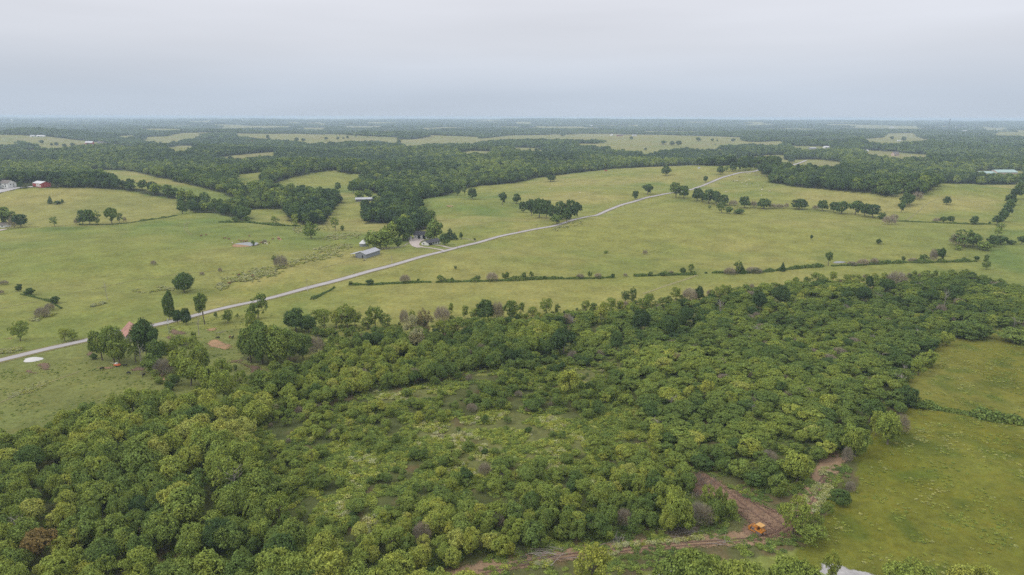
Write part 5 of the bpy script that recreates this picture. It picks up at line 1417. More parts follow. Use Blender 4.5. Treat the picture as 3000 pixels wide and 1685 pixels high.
# long open-sided barn in the hollow
yw = math.radians(10)
L, W = 29, 10
t = thing("pole_barn", "long low barn with pale metal roof at the edge of the hollow woods", "barn", site(1072, 590, yw, L, W, (0, -1)), yw)
MB().box(-L / 2, L / 2, W / 2 - .2, W / 2, -1, 3).build("wall", M_BARNWOOD, t)
MB().prism([(-W / 2, -1), (W / 2 - .25, -1), (W / 2 - .25, 3), (0, 4.8), (-W / 2, 3)], 'x', -L / 2 + .2, -L / 2 + .35).build("gable_end", M_DARK, t)  # near-black sheet paints the shade inside the open end
MB().prism([(-W / 2, -1), (W / 2 - .25, -1), (W / 2 - .25, 3), (0, 4.8), (-W / 2, 3)], 'x', L / 2 - .35, L / 2 - .2).build("gable_end", M_BARNWOOD, t)
for s in (1, -1):
    MB().prism([(0, 4.95), (0, 5.1), (s * (W / 2 + .7), 2.95), (s * (W / 2 + .7), 2.8)][::s], 'x', -L / 2 - .5, L / 2 + .5).build("roof", M_GREYROOF, t)
for i in range(9):
    xx = -L / 2 + .3 + i * (L - .8) / 8
    MB().box(xx, xx + .22, -W / 2 - .1, -W / 2 + .12, -1, 3.0).build("post", M_WHITE, t)
MB().box(-L / 2 + .4, L / 2 - .4, -W / 2 + .2, -W / 2 + .3, -1, 1.0).build("low_wall", M_BARNWOOD, t)

# old barn with a rusty roof in the grove by the road
yw = math.radians(-48)
L, W = 11, 9.5
t = thing("old_barn", "old barn with rusty streaked tin roof among trees beside the road", "barn", site(393, 993, yw, L, W), yw)
MB().prism([(-W / 2, -1), (W / 2, -1), (W / 2, 4.2), (0, 8.6), (-W / 2, 4.2)], 'x', -L / 2, L / 2).build("wall", M_BARNWOOD, t)
for s in (1, -1):
    for i in range(11):   # tin sheets
        x0 = -L / 2 - .4 + i * (L + .8) / 11
        MB().prism([(0, 8.75), (0, 8.84 + .02 * (i % 2)), (s * (W / 2 + .6), 3.76 + .02 * (i % 2)), (s * (W / 2 + .6), 3.65)][::s], 'x', x0, x0 + (L + .8) / 11 - .03).build("tin_sheet", M_RUST, t)
MB().box(L / 2, L / 2 + .06, -1.6, 1.6, 4.6, 7.0).build("loft_opening", M_DARK, t)
MB().box(L / 2, L / 2 + .06, -1.8, 1.8, 0, 3.2).build("door", M_DARK, t)
gable("low_shed", "low pale tin shed at the left foot of the rusty barn", "shed", site(352, 985, yw, 6, 5), yw, 6, 5, 2.0, 1.0, M_BARNWOOD, M_GREYROOF, [('r', 0, 0, 1.4, 1.7, 'dark')], .3)

# red barn and white house on the left hill
yw = math.radians(-30)
L, W = 22, 13
gable("red_barn", "red barn with white roof and white doors on the left hill", "barn", site(121, 551, yw, L, W, (1, -1)), yw, L, W, 4.6, 2.4, M_RED, M_WHITEROOF, [('f', 0.5, 0, 3.4, 3.8, 'white'), ('f', 5.6, 0, 3.4, 3.8, 'white'), ('f', 9.4, 0, 1.6, 2.6, 'white')], .4)
yw = math.radians(-22)
gable("white_farmhouse", "large white farmhouse cut by the left edge beside the red barn", "house", site(24, 553, yw, 30, 12, (1, -1)), yw, 30, 12, 6.0, 3.6, M_WHITE, M_BROWNROOF,
      [('f', 10, 1.0, 2.0, 1.6, 'window'), ('f', 5, 1.0, 2.0, 1.6, 'window'), ('f', 0, 3.4, 2.0, 1.5, 'window'), ('f', 10, 3.6, 2.0, 1.5, 'window'), ('r', -2, 3.4, 1.2, 1.4, 'window'), ('r', 2, 3.4, 1.2, 1.4, 'window'), ('r', 2, .6, 1.2, 1.4, 'window')], .5)
gable("white_cottage", "small white house under trees at the left edge", "house", site(6, 667, math.radians(-12), 13, 8, (.5, -1)), math.radians(-12), 13, 8, 2.8, 2.0, M_WHITE, M_BROWNROOF, [('f', 3.5, .9, 1.4, 1.2, 'window'), ('f', 0, 0, 1.0, 2.1, 'dark')], .5)

# long hall with a pale green roof at the right
yw = math.radians(4)
t = thing("livestock_hall", "long tan hall with pale green roof at the far right", "hall", site(2926, 515, yw, 84, 20, (0, -1)), yw)
for x0, x1, wh, rh, W in ((-42, -4, 5.0, 4.0, 18), (-6, 42, 7.5, 5.0, 26)):
    MB().prism([(-W / 2, -2), (W / 2, -2), (W / 2, wh), (0, wh + rh), (-W / 2, wh)], 'x', x0, x1).build("wall", M_TAN, t)
    for s in (1, -1):
        MB().prism([(0, wh + rh + .05), (0, wh + rh + .3), (s * (W / 2 + .8), wh), (s * (W / 2 + .8), wh - .25)][::s], 'x', x0 - .8, x1 + .8).build("roof", M_GREENROOF, t)
MB().box(18, 25, -13.15, -13.0, 0, 4.6).build("door", M_DARK, t)
MB().box(-20, -17, -9.15, -9.0, 0, 3).build("door", M_DARK, t)

FARB = [  # px, py, width px, height px, wall, roof, yaw, label
 (95, 401, 14, 5, M_WHITE, M_WHITEROOF, 70, "small white shed, left of two on the far left ridge"), (120, 401.5, 23, 5.5, M_WHITE, M_WHITEROOF, 8, "long white barn on the far left ridge"), (263, 423, 22, 9, M_RED, M_WHITEROOF, 5, "red barn with white roof on the far left hillside"),
 (295, 420, 16, 5, M_GREYMETAL, M_BROWNROOF, 20, "grey house right of the far red barn"), (740, 421, 11, 8, M_TAN, M_REDROOF, 30, "house with red roof among the far woods"), (1792, 398, 12, 6, M_WHITE, M_WHITEROOF, 60, "white gabled barn, leftmost of the farm on the far central ridge"),
 (1816, 399, 19, 4, M_RED, M_BROWNROOF, 4, "long dark red barn on the far central ridge"), (1858, 399, 13, 4, M_WHITE, M_GREYROOF, -8, "low white house, rightmost of the farm on the far central ridge"), (1648, 447, 9, 5, M_WHITE, M_WHITEROOF, 30, "white roof peeping out of the central woods"),
 (2087, 480, 8, 4.5, M_WHITE, M_WHITEROOF, 10, "white shed, left one under the hilltop trees"), (2110, 480, 6, 5, M_WHITE, M_WHITEROOF, 60, "white shed, right one under the hilltop trees"), (2228, 481, 10, 7, M_WHITE, M_WHITEROOF, 20, "white house behind the hilltop where the road ends"),
 (2380, 437, 20, 5, M_GREYMETAL, M_GREYROOF, 5, "grey barn on the right ridge field"), (2420, 434, 17, 6, M_WHITE, M_WHITEROOF, 15, "white house right of the grey ridge barn"), (2536, 444, 14, 5, M_WHITE, M_WHITEROOF, 12, "long white trailer home in the right woods"),
 (2622, 457, 20, 12, M_TAN, M_BROWNROOF, 15, "brown hip-roofed house in the clearing of the right woods"), (2633, 414, 10, 3.5, M_WHITE, M_WHITEROOF, 10, "small white house beside the lone tree of the far right field"), (2765, 382, 9, 3, M_WHITE, M_WHITEROOF, 0, "far white roof left of the radio mast"),
 (2799, 378, 10, 6, M_WHITE, M_WHITEROOF, 40, "tall pale building right of the radio mast"), (2828, 387, 24, 5, M_WHITE, M_WHITEROOF, 4, "long white far building right of the radio mast"), (2612, 375, 13, 3, M_WHITE, M_WHITEROOF, 0, "far white roof near the horizon at right"),
 (877, 381, 8, 4, M_WHITE, M_WHITEROOF, 20, "far white house beyond the left long field"), (956, 377, 5, 3, M_WHITE, M_WHITEROOF, 20, "tiny far white house beyond the long field"), (1732, 371, 9, 3.5, M_WHITE, M_WHITEROOF, 0, "far pale roof near the horizon right of centre"),
 (16, 372, 7, 3, M_WHITE, M_WHITEROOF, 0, "far white roof near the left edge horizon"), (257, 377, 8, 3, M_WHITE, M_WHITEROOF, 0, "far pale roof on the left horizon"), (2192, 380, 9, 3, M_WHITE, M_WHITEROOF, 0, "far white roof right of the road hilltop"),
 (2048, 494, 6, 4, M_WHITE, M_GREYROOF, 10, "small pale shed at the hilltop wood edge"), (2850, 529, 9, 6, M_WHITE, M_WHITEROOF, 10, "white shed in front of the green-roofed hall")]
for px, py, wp, hp_, wl, rf, ya, lb in FARB:
    p = G(px, py); d = depth_of(p)
    L = wp * d / FPX; hh = hp_ * d / FPX
    gable("house" if 'house' in lb else ("barn" if 'barn' in lb else "farm_building"), lb, "house" if 'house' in lb or 'home' in lb else "barn", (p[0], p[1], p[2]), math.radians(ya), L * (0.75 if abs(ya) > 45 else .95), min(L * .6, 16), hh * .55, hh * .45, wl, rf,
          [('f', -L * .18, 0, L * .12, hh * .4, 'dark'), ('f', L * .15, hh * .18, L * .1, hh * .22, 'window')] if wp > 9 else [], .02 * L, "farm buildings in the distance")

# ------------------------------------------------------------------ poles, mast, tower, fences, signs
POLES = [(901, 853, 37, M_POLE, "pale power pole beside the road verge near the brambly fence line"), (1148, 773, 24, M_POLE, "pale power pole between the metal shed and the road"), (1573, 679, 22, M_DARKPOLE, "dark power pole beside the road below the tree clump"), (1787, 612, 13, M_POLE, "power pole beside the road on the long climb"),
         (1911, 524, 17, M_POLE, "pale power pole on the upper hill pasture"), (2207, 499, 19, M_POLE, "pale power pole where the road tops the hill"), (424, 966, 40, M_DARKPOLE, "dark pole rising behind the rusty barn roof"), (446, 958, 14, M_DARKPOLE, "short dark fence pole right of the rusty barn"), (1341, 731, 10, M_DARKPOLE, "short dark post beside the road at the farm drive"),
         (2838, 505, 15, M_POLE, "pale pole left of the green-roofed hall"), (596, 922, 20, M_DARKPOLE, "short dark pole beside the road behind the vase-shaped tree")]
for px, py, hp_, mt, lb in POLES:
    p = G(px, py); hm = hp_ * depth_of(p) / FPX
    t = thing("utility_pole", lb, "utility pole", tuple(p), random.uniform(-.3, .3) + 0.9, "poles along the road and farms")
    MB().tube([(0, 0, -1), (0, 0, hm * .5), (0, 0, hm)], [.17, .15, .11], 8).build("pole", mt, t, True)
    if hm > 6.5:
        MB().box(-1.2, 1.2, -.06, .06, hm - .75, hm - .6).build("crossarm", mt, t)
        for x in (-1.1, -.4, .4, 1.1):
            MB().tube([(x, 0, hm - .6), (x, 0, hm - .38)], [.05, .04], 6).build("insulator", M_GREYMETAL, t)
p = G(496, 980)
t = thing("yard_light", "tall thin pole carrying a white lamp box beside the rusty barn", "light pole", tuple(p))
for dx in (-.3, .3):
    MB().tube([(dx, 0, -1), (dx, 0, 9.3)], [.09, .07], 6).build("leg", M_GREYMETAL, t)
MB().box(-.55, .55, -.4, .4, 6.4, 7.4).build("lamp_box", M_WHITE, t)
MB().box(-.12, .12, -.12, .12, 7.4, 9.3).build("mast", M_WHITE, t)

p = G(2774, 413)
dm = depth_of(p)
t = thing("radio_mast", "tall thin lattice radio mast on the right horizon", "radio mast", tuple(p))
hm = min(62 * dm / FPX, 121.0 - p[2])
for k in range(3):
    a = 2 * math.pi * k / 3
    MB().tube([(1.1 * math.cos(a), 1.1 * math.sin(a), -3), (1.1 * math.cos(a), 1.1 * math.sin(a), hm)], [.42, .42], 5).build("leg", M_GREYMETAL, t)
for i in range(18):
    z = i * hm / 18
    mb = MB()
    for k in range(3):
        a, b = 2 * math.pi * k / 3, 2 * math.pi * (k + 1) / 3
        mb.tube([(1.1 * math.cos(a), 1.1 * math.sin(a), z), (1.1 * math.cos(b), 1.1 * math.sin(b), z + hm / 18)], [.2, .2], 4)
    mb.build("brace", M_GREYMETAL, t)
MB().tube([(0, 0, hm - 2), (0, 0, hm + 1.5)], [2.6, 2.6], 10).build("antenna_ring", M_GREYMETAL, t)

p = G(36, 363)
dm = depth_of(p); s = 13 * dm / FPX / 40
t = thing("water_tower", "tiny pale water tower on the far left horizon", "water tower", tuple(p), 0, None, (s, s, s))
MB().tube([(0, 0, 24), (0, 0, 26), (0, 0, 33), (0, 0, 37), (0, 0, 39)], [3, 8, 9, 6, 1], 16).build("tank", M_WHITE, t, True)
for k in range(5):
    a = 2 * math.pi * k / 5
    MB().tube([(8 * math.cos(a), 8 * math.sin(a), -2), (7 * math.cos(a), 7 * math.sin(a), 28)], [.6, .6], 6).build("leg", M_WHITE, t)
MB().tube([(0, 0, -2), (0, 0, 25)], [1.4, 1.4], 8).build("riser_pipe", M_WHITE, t)

def fence(name, label, px, n, h, mt, rails=3, pw=.12):
    g = catmull(cast(px)[:, :2], 12)
    seg = np.r_[0, np.cumsum(np.linalg.norm(np.diff(g, axis=0), axis=1))]
    q = [np.array([np.interp(s, seg, g[:, 0]), np.interp(s, seg, g[:, 1])]) for s in np.linspace(0, seg[-1], n)]
    o = q[0]; z0 = float(H(*o))
    t = thing(name, label, "fence", (o[0], o[1], z0))
    P = [(a[0] - o[0], a[1] - o[1], float(H(*a)) - z0) for a in q]
    for a in P:
        MB().box(a[0] - pw, a[0] + pw, a[1] - pw, a[1] + pw, a[2] - .6, a[2] + h).build("post", mt, t)
    for i in range(rails):
        mb = MB()
        zz = h * (i + .7) / rails
        mb.tube([(a[0], a[1], a[2] + zz) for a in P], [pw * .5] * len(P), 4)
        mb.build("rail", mt, t)
fence("paddock_fence", "weathered post fence below the farmyard trees", [(1120, 731), (1150, 729), (1180, 724), (1196, 716)], 26, 1.8, M_POLE, 2)
fence("board_fence", "pale board fence right of the farmhouse lawn", [(1352, 699), (1372, 703), (1392, 707)], 13, 1.3, M_POLE, 3)
fence("yard_fence", "dark post row along the farm drive", [(1215, 728), (1250, 730), (1280, 735), (1300, 741)], 14, .7, M_DARKPOLE, 1)

def roadsign(px, py, mt, label):
    p = G(px, py)
    t = thing("road_sign", label, "road sign", tuple(p), .7)
    MB().tube([(0, 0, -.5), (0, 0, 2.2)], [.05, .05], 6).build("post", M_GREYMETAL, t)
    MB().prism([(-.75, 2.6), (0, 1.85), (.75, 2.6), (0, 3.35)], 'y', -.04, .0).build("panel", mt, t)
roadsign(1520, 684, plain("orange_sign", (0.60, 0.14, 0.04), .6, .05), "small orange diamond sign beside the road below the tree clump")
roadsign(1777, 611, plain("yellow_sign", (0.60, 0.50, 0.20), .6, .05), "small pale yellow sign beside the road on the long climb")

p = G(1775, 502)
t = thing("red_trailer", "small red stock trailer on the hill crest at the wood edge", "trailer", tuple(p), .1)
MB().prism([(-3.2, .7), (3.2, .7), (3.2, 2.4), (2.6, 2.9), (-3.2, 2.9)], 'y', -1.2, 1.2).build("body", M_REDROOF, t)
for x in (-1, 1):
    for y in (-1.3, 1.2):
        MB().tube([(x, y - .08, .4), (x, y + .18, .4)], [.42, .42], 12).build("wheel", M_DARK, t)
MB().tube([(3.2, 0, .8), (4.6, 0, .6)], [.08, .08], 6).build("hitch", M_GREYMETAL, t)

# ------------------------------------------------------------------ farm implement, logs and brush
M_ORANGE = plain("orange_paint", (0.50, 0.13, 0.045), .55, .15, 1.5)
p = G(343, 1072)
t = thing("farm_mower", "orange farm mower with long pale tongue on the grass by the grove", "mower", tuple(p), math.radians(150))
MB().prism([(-1.6, .35), (1.3, .35), (1.5, .55), (1.0, .95), (-1.2, .95), (-1.7, .6)], 'y', -1.0, 1.0).build("deck", M_ORANGE, t)
MB().box(-.3, .9, -.5, .5, .95, 1.5).build("gearbox", M_WHITE, t)
MB().tube([(1.2, 0, .6), (3.2, .1, .9), (5.2, .2, .7)], [.14, .12, .10], 6).build("tongue", M_POLE, t)
for y in (-1.15, 1.05):
    MB().tube([(-1.2, y - .1, .35), (-1.2, y + .12, .35)], [.38, .38], 12).build("wheel", M_DARK, t)

def brush(px, py, size, label, mt, nb=26, seed=0):
    p = G(px, py); r_ = random.Random(seed + int(px))
    t = thing("brush_pile", label, "brush pile", tuple(p), r_.uniform(0, 3), "heaps of cut brush")
    big = MB(); small = MB()
    for i in range(nb):
        a = r_.gauss(0, .5) + (math.pi if r_.random() < .5 else 0); l = size * r_.uniform(.35, .9)
        c = Vector((r_.gauss(0, size * .35), r_.gauss(0, size * .22), r_.uniform(.05, size * .16)))
        d = Vector((math.cos(a), math.sin(a), r_.uniform(-.1, .25)))
        (big if i < nb // 4 else small).tube([c - d * l / 2, c + d * l * .1 + Vector((0, 0, r_.uniform(0, .2))), c + d * l / 2], [.09, .06, .02] if i < nb // 4 else [.04, .03, .01], 5 if i < nb // 4 else 3, False)
    big.build("branches", mt, t); small.build("twigs", mt, t)
brush(2010, 1556, 7, "pulled-over branches at the thicket edge left of the bulldozer", MAT_DEADWOOD, 40)
brush(1975, 1566, 7, "heap of grey branches beside the dirt track below the round trees", MAT_BARK, 40)
brush(1800, 1590, 6, "bent grey branches at the front of the thicket by the track", MAT_DEADWOOD, 24)
brush(1600, 1632, 9, "long heap of dead branches before the front thicket trunks", MAT_DEADWOOD, 46)
brush(1535, 1640, 7, "heap of brown brush at the left start of the dirt track", MAT_BARK, 36)
brush(2060, 1415, 8, "heap of brown roots at the upper end of the cleared strip", MAT_BARK, 44)
brush(2040, 1450, 6, "dark root heap at the left side of the cleared strip", MAT_BARK, 30)
brush(2110, 1590, 5, "small twig heap on the dirt track below the bulldozer", MAT_DEADWOOD, 20)
brush(2218, 514, 11, "dark brush heap beside the road hilltop", MAT_BARK, 40)
brush(930, 1186, 6, "grey fallen branches in the gap of the young growth", MAT_DEADWOOD, 30)
brush(418, 1095, 4, "pale fallen log beside the grazing cows", MAT_DEADWOOD, 14)
brush(650, 974, 4, "small grey branch heap in the cattle pasture", MAT_DEADWOOD, 14)

# loose clods and root balls on the cleared ground
r = np.random.default_rng(15)
cl = cast(CLEARED)[:, :2]
lo, hi = cl.min(0), cl.max(0)
q = r.uniform(lo, hi, (2600, 2))
q = q[inpoly(q[:, 0], q[:, 1], cl)]
Vs, Fs, b0 = [], [], 0
for a in q:
    s = r.uniform(.06, .28) ** 1.0
    d = rnd_dirs(r, 6)
    v = np.array([[1, 0, 0], [-1, 0, 0], [0, 1, 0], [0, -1, 0], [0, 0, 1], [0, 0, -.4]]) * s * r.uniform(.6, 1.3, (6, 1)) + [a[0], a[1], float(H(*a)) + .2]
    Vs.append(v)
    Fs.append(np.array([[0, 2, 4], [2, 1, 4], [1, 3, 4], [3, 0, 4], [2, 0, 5], [1, 2, 5], [3, 1, 5], [0, 3, 5]]) + b0)
    b0 += 6
link("soil_clods", mesh_from("soil_clods", np.vstack(Vs), np.vstack(Fs), 3, plain("clod_soil", (.20, .125, .09), .95, .35, 2.0)), kind="stuff", label="loose clods on the freshly cleared soil", category="clods")

# ------------------------------------------------------------------ the bulldozer
M_CAT = plain("yellow_orange_paint", (0.47, 0.185, 0.025), .6, .30, 1.6, spec=.3)
M_CATTOP = plain("skylit_yellow_paint", (0.47, 0.27, 0.09), .6, .16, 1.2)  # canopy top: same paint, with the sky's light mixed into the colour
M_TRACKST = plain("muddy_track_steel", (0.17, 0.135, 0.12), .85, .25, 4.0)
M_SEAT = plain("black_vinyl", (0.02, 0.02, 0.02), .6, .1)
bz = G(2221, 1560)
bd = thing("bulldozer", "orange-yellow crawler bulldozer with canopy on the cleared red soil", "bulldozer", (bz[0], bz[1], bz[2] + .16), math.radians(124), None, (.9, .9, .9))
def loop_profile(L_, R_, n=10):
    pts = [(L_ / 2 + R_ * math.cos(a), R_ + R_ * math.sin(a)) for a in np.linspace(-math.pi / 2, math.pi / 2, n)]
    return pts + [(-L_ / 2 + R_ * math.cos(a), R_ + R_ * math.sin(a)) for a in np.linspace(math.pi / 2, 3 * math.pi / 2, n)]
for s in (1, -1):
    y0, y1 = (s * .78, s * 1.34) if s > 0 else (s * 1.34, s * .78)
    tr = MB().prism(loop_profile(3.1, .46), 'y', y0, y1).build("track", M_TRACKST, bd)
    pr = loop_profile(3.1, .50, 7)
    # shoes: raised plates round the loop
    per = []
    for i in range(len(pr)):
        a, b = np.array(pr[i]), np.array(pr[(i + 1) % len(pr)])
        m = max(1, int(np.linalg.norm(b - a) / .2))
        per += [a + (b - a) * j / m for j in range(m)]
    for i, c in enumerate(per):
        d = np.array(per[(i + 1) % len(per)]) - np.array(per[i - 1]); d /= np.linalg.norm(d)
        nn_ = np.array([d[1], -d[0]])
        q_ = [c + d * .07 - nn_ * .05, c - d * .07 - nn_ * .05, c - d * .05 + nn_ * .03, c + d * .05 + nn_ * .03]
        MB().prism([tuple(k) for k in q_], 'y', y0 - .03, y1 + .03).build("track_shoe", M_TRACKST, tr)
    MB().box(-1.5, 1.5, s * 1.0 - .2, s * 1.0 + .2, .32, .62).build("track_frame", M_CAT, bd)
    for x, R_ in ((1.55, .36), (-1.55, .40)):
        MB().tube([(x, s * 1.35 - .02, .48), (x, s * 1.35 + .05, .48)], [R_, R_ * .9], 14).build("idler_wheel", M_TRACKST, bd)
    for i in range(5):
        MB().tube([(-1.0 + i * .5, s * 1.35 - .02, .22), (-1.0 + i * .5, s * 1.35 + .03, .22)], [.15, .13], 10).build("track_roller", M_TRACKST, bd)
    MB().prism([(-2.0, .98), (.5, .98), (.7, 1.06), (.5, 1.1), (-2.0, 1.1)], 'y', min(s * .7, s * 1.38), max(s * .7, s * 1.38)).build("fender", M_CAT, bd)
    MB().prism([(-.1, .35), (2.75, .25), (2.75, .5), (-.1, .62)], 'y', min(s * 1.42, s * 1.6), max(s * 1.42, s * 1.6)).build("push_arm", M_CAT, bd)
    MB().tube([(1.0, s * .55, 1.35), (2.5, s * .6, .75)], [.09, .06], 8).build("lift_ram", M_GREYMETAL, bd)
MB().box(-1.9, 1.9, -.76, .76, .45, 1.0).build("hull", M_CAT, bd)
MB().prism([(.35, 1.0), (1.95, 1.0), (2.0, 1.62), (1.7, 1.78), (.35, 1.9)], 'y', -.52, .52).build("engine_hood", M_CAT, bd)
MB().box(2.0, 2.12, -.55, .55, .75, 1.72).build("radiator_grille", M_TRACKST, bd)
MB().tube([(1.15, .1, 1.8), (1.15, .1, 2.65)], [.07, .07], 8).build("exhaust_pipe", M_TRACKST, bd)
MB().tube([(.8, -.2, 1.8), (.8, -.2, 2.2)], [.13, .13], 10).build("air_cleaner", M_CAT, bd)
MB().box(.1, .34, -.5, .5, 1.0, 1.95).build("dash", M_CAT, bd)
MB().box(-.75, -.15, -.35, .35, 1.1, 1.5).build("seat", M_SEAT, bd)
MB().box(-.85, -.72, -.35, .35, 1.4, 2.0).build("seat_back", M_SEAT, bd)
MB().prism([(-2.05, .9), (-.9, .9), (-.9, 1.75), (-1.7, 1.75), (-2.05, 1.45)], 'y', -.85, .85).build("fuel_tank", M_CAT, bd)
for x in (.25, -1.45):
    for y in (-.85, .85):
        MB().box(x - .06, x + .06, y - .06, y + .06, 1.05, 2.92).build("canopy_post", M_CAT, bd)
MB().prism([(-1.75, 2.92), (.6, 2.92), (.6, 3.0), (-.6, 3.06), (-1.75, 3.0)], 'y', -1.1, 1.1).build("canopy_roof", M_CATTOP, bd)
pf = [(2.78 + .22 * math.cos(a), .62 + .62 * math.sin(a)) for a in np.linspace(-1.5, 1.5, 9)]
pf = [(2.55 + .45 * (k - .0) ** 2 * 0 + .35 * (1 - math.sin(math.pi * k)), .02 + 1.25 * k) for k in np.linspace(0, 1, 9)]
pb = [(x - .1, z) for x, z in pf][::-1]
MB().prism(pf + pb, 'y', -1.75, 1.75).build("blade", M_CAT, bd)
MB().box(-2.6, -2.05, -.25, .25, .5, .95).build("winch", M_CAT, bd)
MB().tube([(-2.3, -.35, .75), (-2.3, .35, .75)], [.28, .28], 12).build("winch_drum", M_TRACKST, bd)

# ------------------------------------------------------------------ cattle: one continuous body, grown and fused
def cow_mesh(name, graze, mat):
    mb = MB()
    S = [(-.98, 0, 1.12, .10), (-.9, 0, 1.12, .27), (-.6, 0, 1.08, .36), (-.2, 0, 1.02, .39), (.2, 0, 1.0, .39), (.55, 0, 1.05, .36), (.8, 0, 1.12, .28), (.9, 0, 1.14, .16)]
    mb.tube([q[:3] for q in S], [q[3] for q in S], 12)
    if graze:
        mb.tube([(.72, 0, 1.15), (1.05, 0, .95), (1.25, 0, .62)], [.25, .19, .13], 10)
        mb.tube([(1.20, 0, .68), (1.34, 0, .45), (1.46, 0, .16)], [.14, .14, .09], 10)
        ear = Vector((1.24, 0, .62))
    else:
        mb.tube([(.72, 0, 1.15), (1.02, 0, 1.32), (1.2, 0, 1.5)], [.25, .18, .13], 10)
        mb.tube([(1.12, 0, 1.55), (1.35, 0, 1.47), (1.62, 0, 1.30)], [.14, .14, .09], 10)
        ear = Vector((1.16, 0, 1.58))
    for s in (1, -1):
        mb.tube([ear + Vector((0, s * .08, .03)), ear + Vector((-.05, s * .30, .02))], [.05, .035], 6)
        mb.tube([(.62, s * .2, .95), (.64, s * .2, .50), (.60, s * .2, .40), (.62, s * .2, .0)], [.15, .085, .075, .07], 8)
        mb.tube([(-.72, s * .2, 1.0), (-.58, s * .21, .66), (-.80, s * .21, .40), (-.76, s * .21, .0)], [.2, .12, .08, .07], 8)
    mb.tube([(-.96, 0, 1.25), (-1.06, 0, 1.0), (-1.05, 0, .5)], [.05, .04, .05], 6)
    tmp = link("tmp", mb.mesh("tmp", None))
    md = tmp.modifiers.new("r", 'REMESH'); md.mode = 'VOXEL'; md.voxel_size = .055
    sm = tmp.modifiers.new("s", 'SMOOTH'); sm.iterations = 4; sm.factor = .5
    dg = bpy.context.evaluated_depsgraph_get()
    me = bpy.data.meshes.new_from_object(tmp.evaluated_get(dg))
    me.name = name
    bpy.data.objects.remove(tmp)
    me.materials.clear(); me.materials.append(mat)
    me.polygons.foreach_set("use_smooth", np.ones(len(me.polygons), bool))
    return me
HIDE = {'black': plain("black_hide", (.012, .011, .011), .6, .2, 2.0), 'brown': plain("red_brown_hide", (.17, .065, .035), .7, .2, 2.0), 'white': plain("cream_hide", (.62, .56, .47), .8, .1, 2.0)}
COWM = {(c, g): cow_mesh("cow", g, HIDE[c]) for c in HIDE for g in (True, False)}
COWS = [
 ("black cow grazing left of the orange mower", [(299, 1084, 'black', 1, 60)]), ("black cow standing right of the orange mower", [(367, 1075, 'black', 0, 200)]), ("black cow grazing in the open below the grove", [(378, 1097, 'black', 1, 170)]), ("black cow in front of the pale fallen log", [(422, 1103, 'black', 1, 265)]),
 ("black cow above the tan bare patch, left one", [(639, 993, 'black', 1, 185)]), ("small brown calf between two black cows above the tan patch", [(674, 991, 'brown', 1, 90)]), ("black cow above the tan bare patch, right of the calf", [(682, 992, 'black', 0, 80)]), ("black cow half behind the big dark trees", [(704, 989, 'black', 1, 120)]), ("black cow on the worn path by the big dark trees", [(727, 1056, 'black', 1, 100)]),
 ("black cow in the clearing above the back edge of the thicket", [(1581, 942, 'black', 1, 30)]), ("black cow standing among thin trees below the hay field", [(1652, 918, 'black', 0, 90)])]
for i, (lb, l) in enumerate(COWS):
    for px, py, c, g, ya in l:
        o = link("cow", COWM[(c, bool(g))], loc=tuple(G(px, py)), label=lb, category="cow", group="black cattle near the rusty barn")
        o.rotation_euler = (0, 0, math.radians(ya))
pondc = [(659, 700), (671, 703), (700, 706), (706, 709), (713, 711), (716, 709), (722, 710), (731, 694), (768, 713), (771, 713), (789, 713), (799, 703), (817, 702), (725, 707), (764, 714), (590, 693), (604, 690), (740, 811), (700, 809), (672, 833)]
for j, (px, py) in enumerate(sorted(pondc)):
    o = link("cow", COWM[('brown', j % 3 != 0)], loc=tuple(G(px, py)), label="red-brown cow by the small pasture pond, %s from left" % ORD[j], category="cow", group="brown cattle around the pond")
    o.rotation_euler = (0, 0, random.uniform(0, 6.28))
    o.scale = (1.15, 1.15, 1.15)
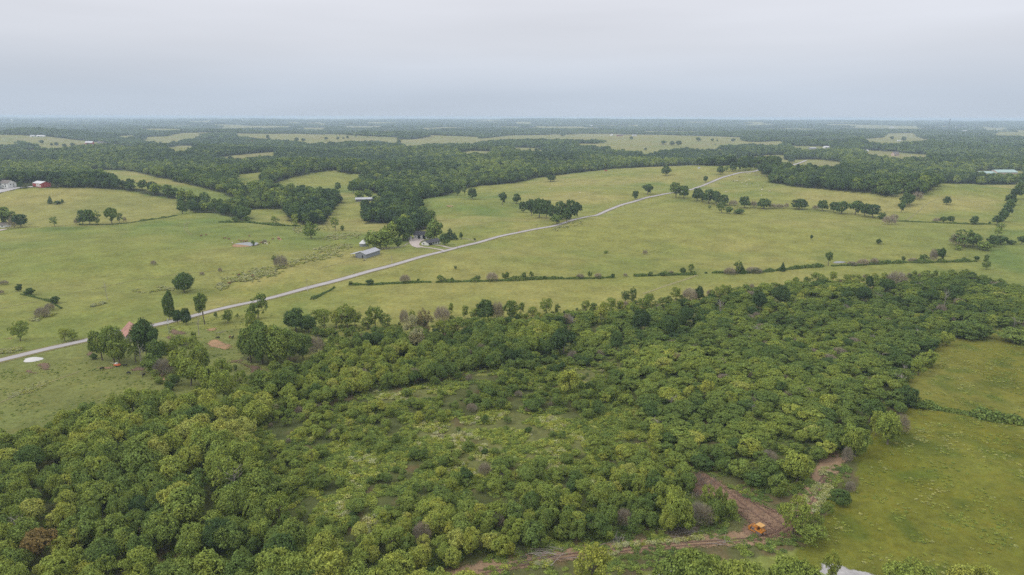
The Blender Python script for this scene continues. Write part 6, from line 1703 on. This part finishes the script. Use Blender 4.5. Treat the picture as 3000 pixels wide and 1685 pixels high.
for j, (px, py) in enumerate([(681, 714), (777, 715), (783, 718)]):
    o = link("cow", COWM[('white', j == 0)], loc=tuple(G(px, py)), label="cream cow beside the pasture pond, %s from left" % ORD[j], category="cow", group="cream cattle around the pond")
    o.rotation_euler = (0, 0, random.uniform(0, 6.28))
hillc = [(2153, 532), (2160, 531.5), (2174, 537), (2188, 542), (2185, 533), (2195, 529), (2222, 545), (2232, 558), (2255, 562), (2231, 574), (2268, 545), (2190, 510), (2197, 510), (2127, 564), (1611, 554), (1699, 567)]
for j, (px, py) in enumerate(sorted(hillc)):
    o = link("cow", COWM[('white', j % 4 != 1)], loc=tuple(G(px, py)), label="cream cow grazing on the hill near the road top, %s from left" % ORD[j], category="cow", group="cream cattle on the hill")
    o.rotation_euler = (0, 0, random.uniform(0, 6.28))
    o.scale = (1.25, 1.25, 1.25)
for j, (px, py) in enumerate([(2149, 532), (2166, 519), (2204, 539), (2234, 551), (2078, 504)]):
    o = link("cow", COWM[('black', True)], loc=tuple(G(px, py)), label="black cow among the cream herd on the hill, %s from left" % ORD[[2078, 2149, 2166, 2204, 2234].index(px)], category="cow", group="black cattle on the hill")
    o.rotation_euler = (0, 0, random.uniform(0, 6.28))

# round hay bale by the shed
p = G(1068, 764)
o = MB().tube([(0, -.7, .65), (0, -.68, .65), (0, .68, .65), (0, .7, .65)], [.6, .68, .68, .6], 16).build("hay_bale", plain("straw", (.46, .42, .26), .95, .25, 4.0), None, True, label="pale round hay bale in front of the grey metal shed", category="hay bale")
o.location = p

# ------------------------------------------------------------------ the hazy air
hz = bpy.data.materials.new("haze_air")
hz.use_nodes = True
t = hz.node_tree
t.nodes.clear()
pv = t.nodes.new("ShaderNodeVolumePrincipled")
pv.inputs["Color"].default_value = (0.645, 0.79, 0.975, 1)
pv.inputs["Density"].default_value = 8.6e-5
pv.inputs["Anisotropy"].default_value = 0.0
o = t.nodes.new("ShaderNodeOutputMaterial")
t.links.new(pv.outputs[0], o.inputs["Volume"])
MB().box(-38500, 38500, -400, 32300, -60, 125).build("haze", hz, kind="stuff")
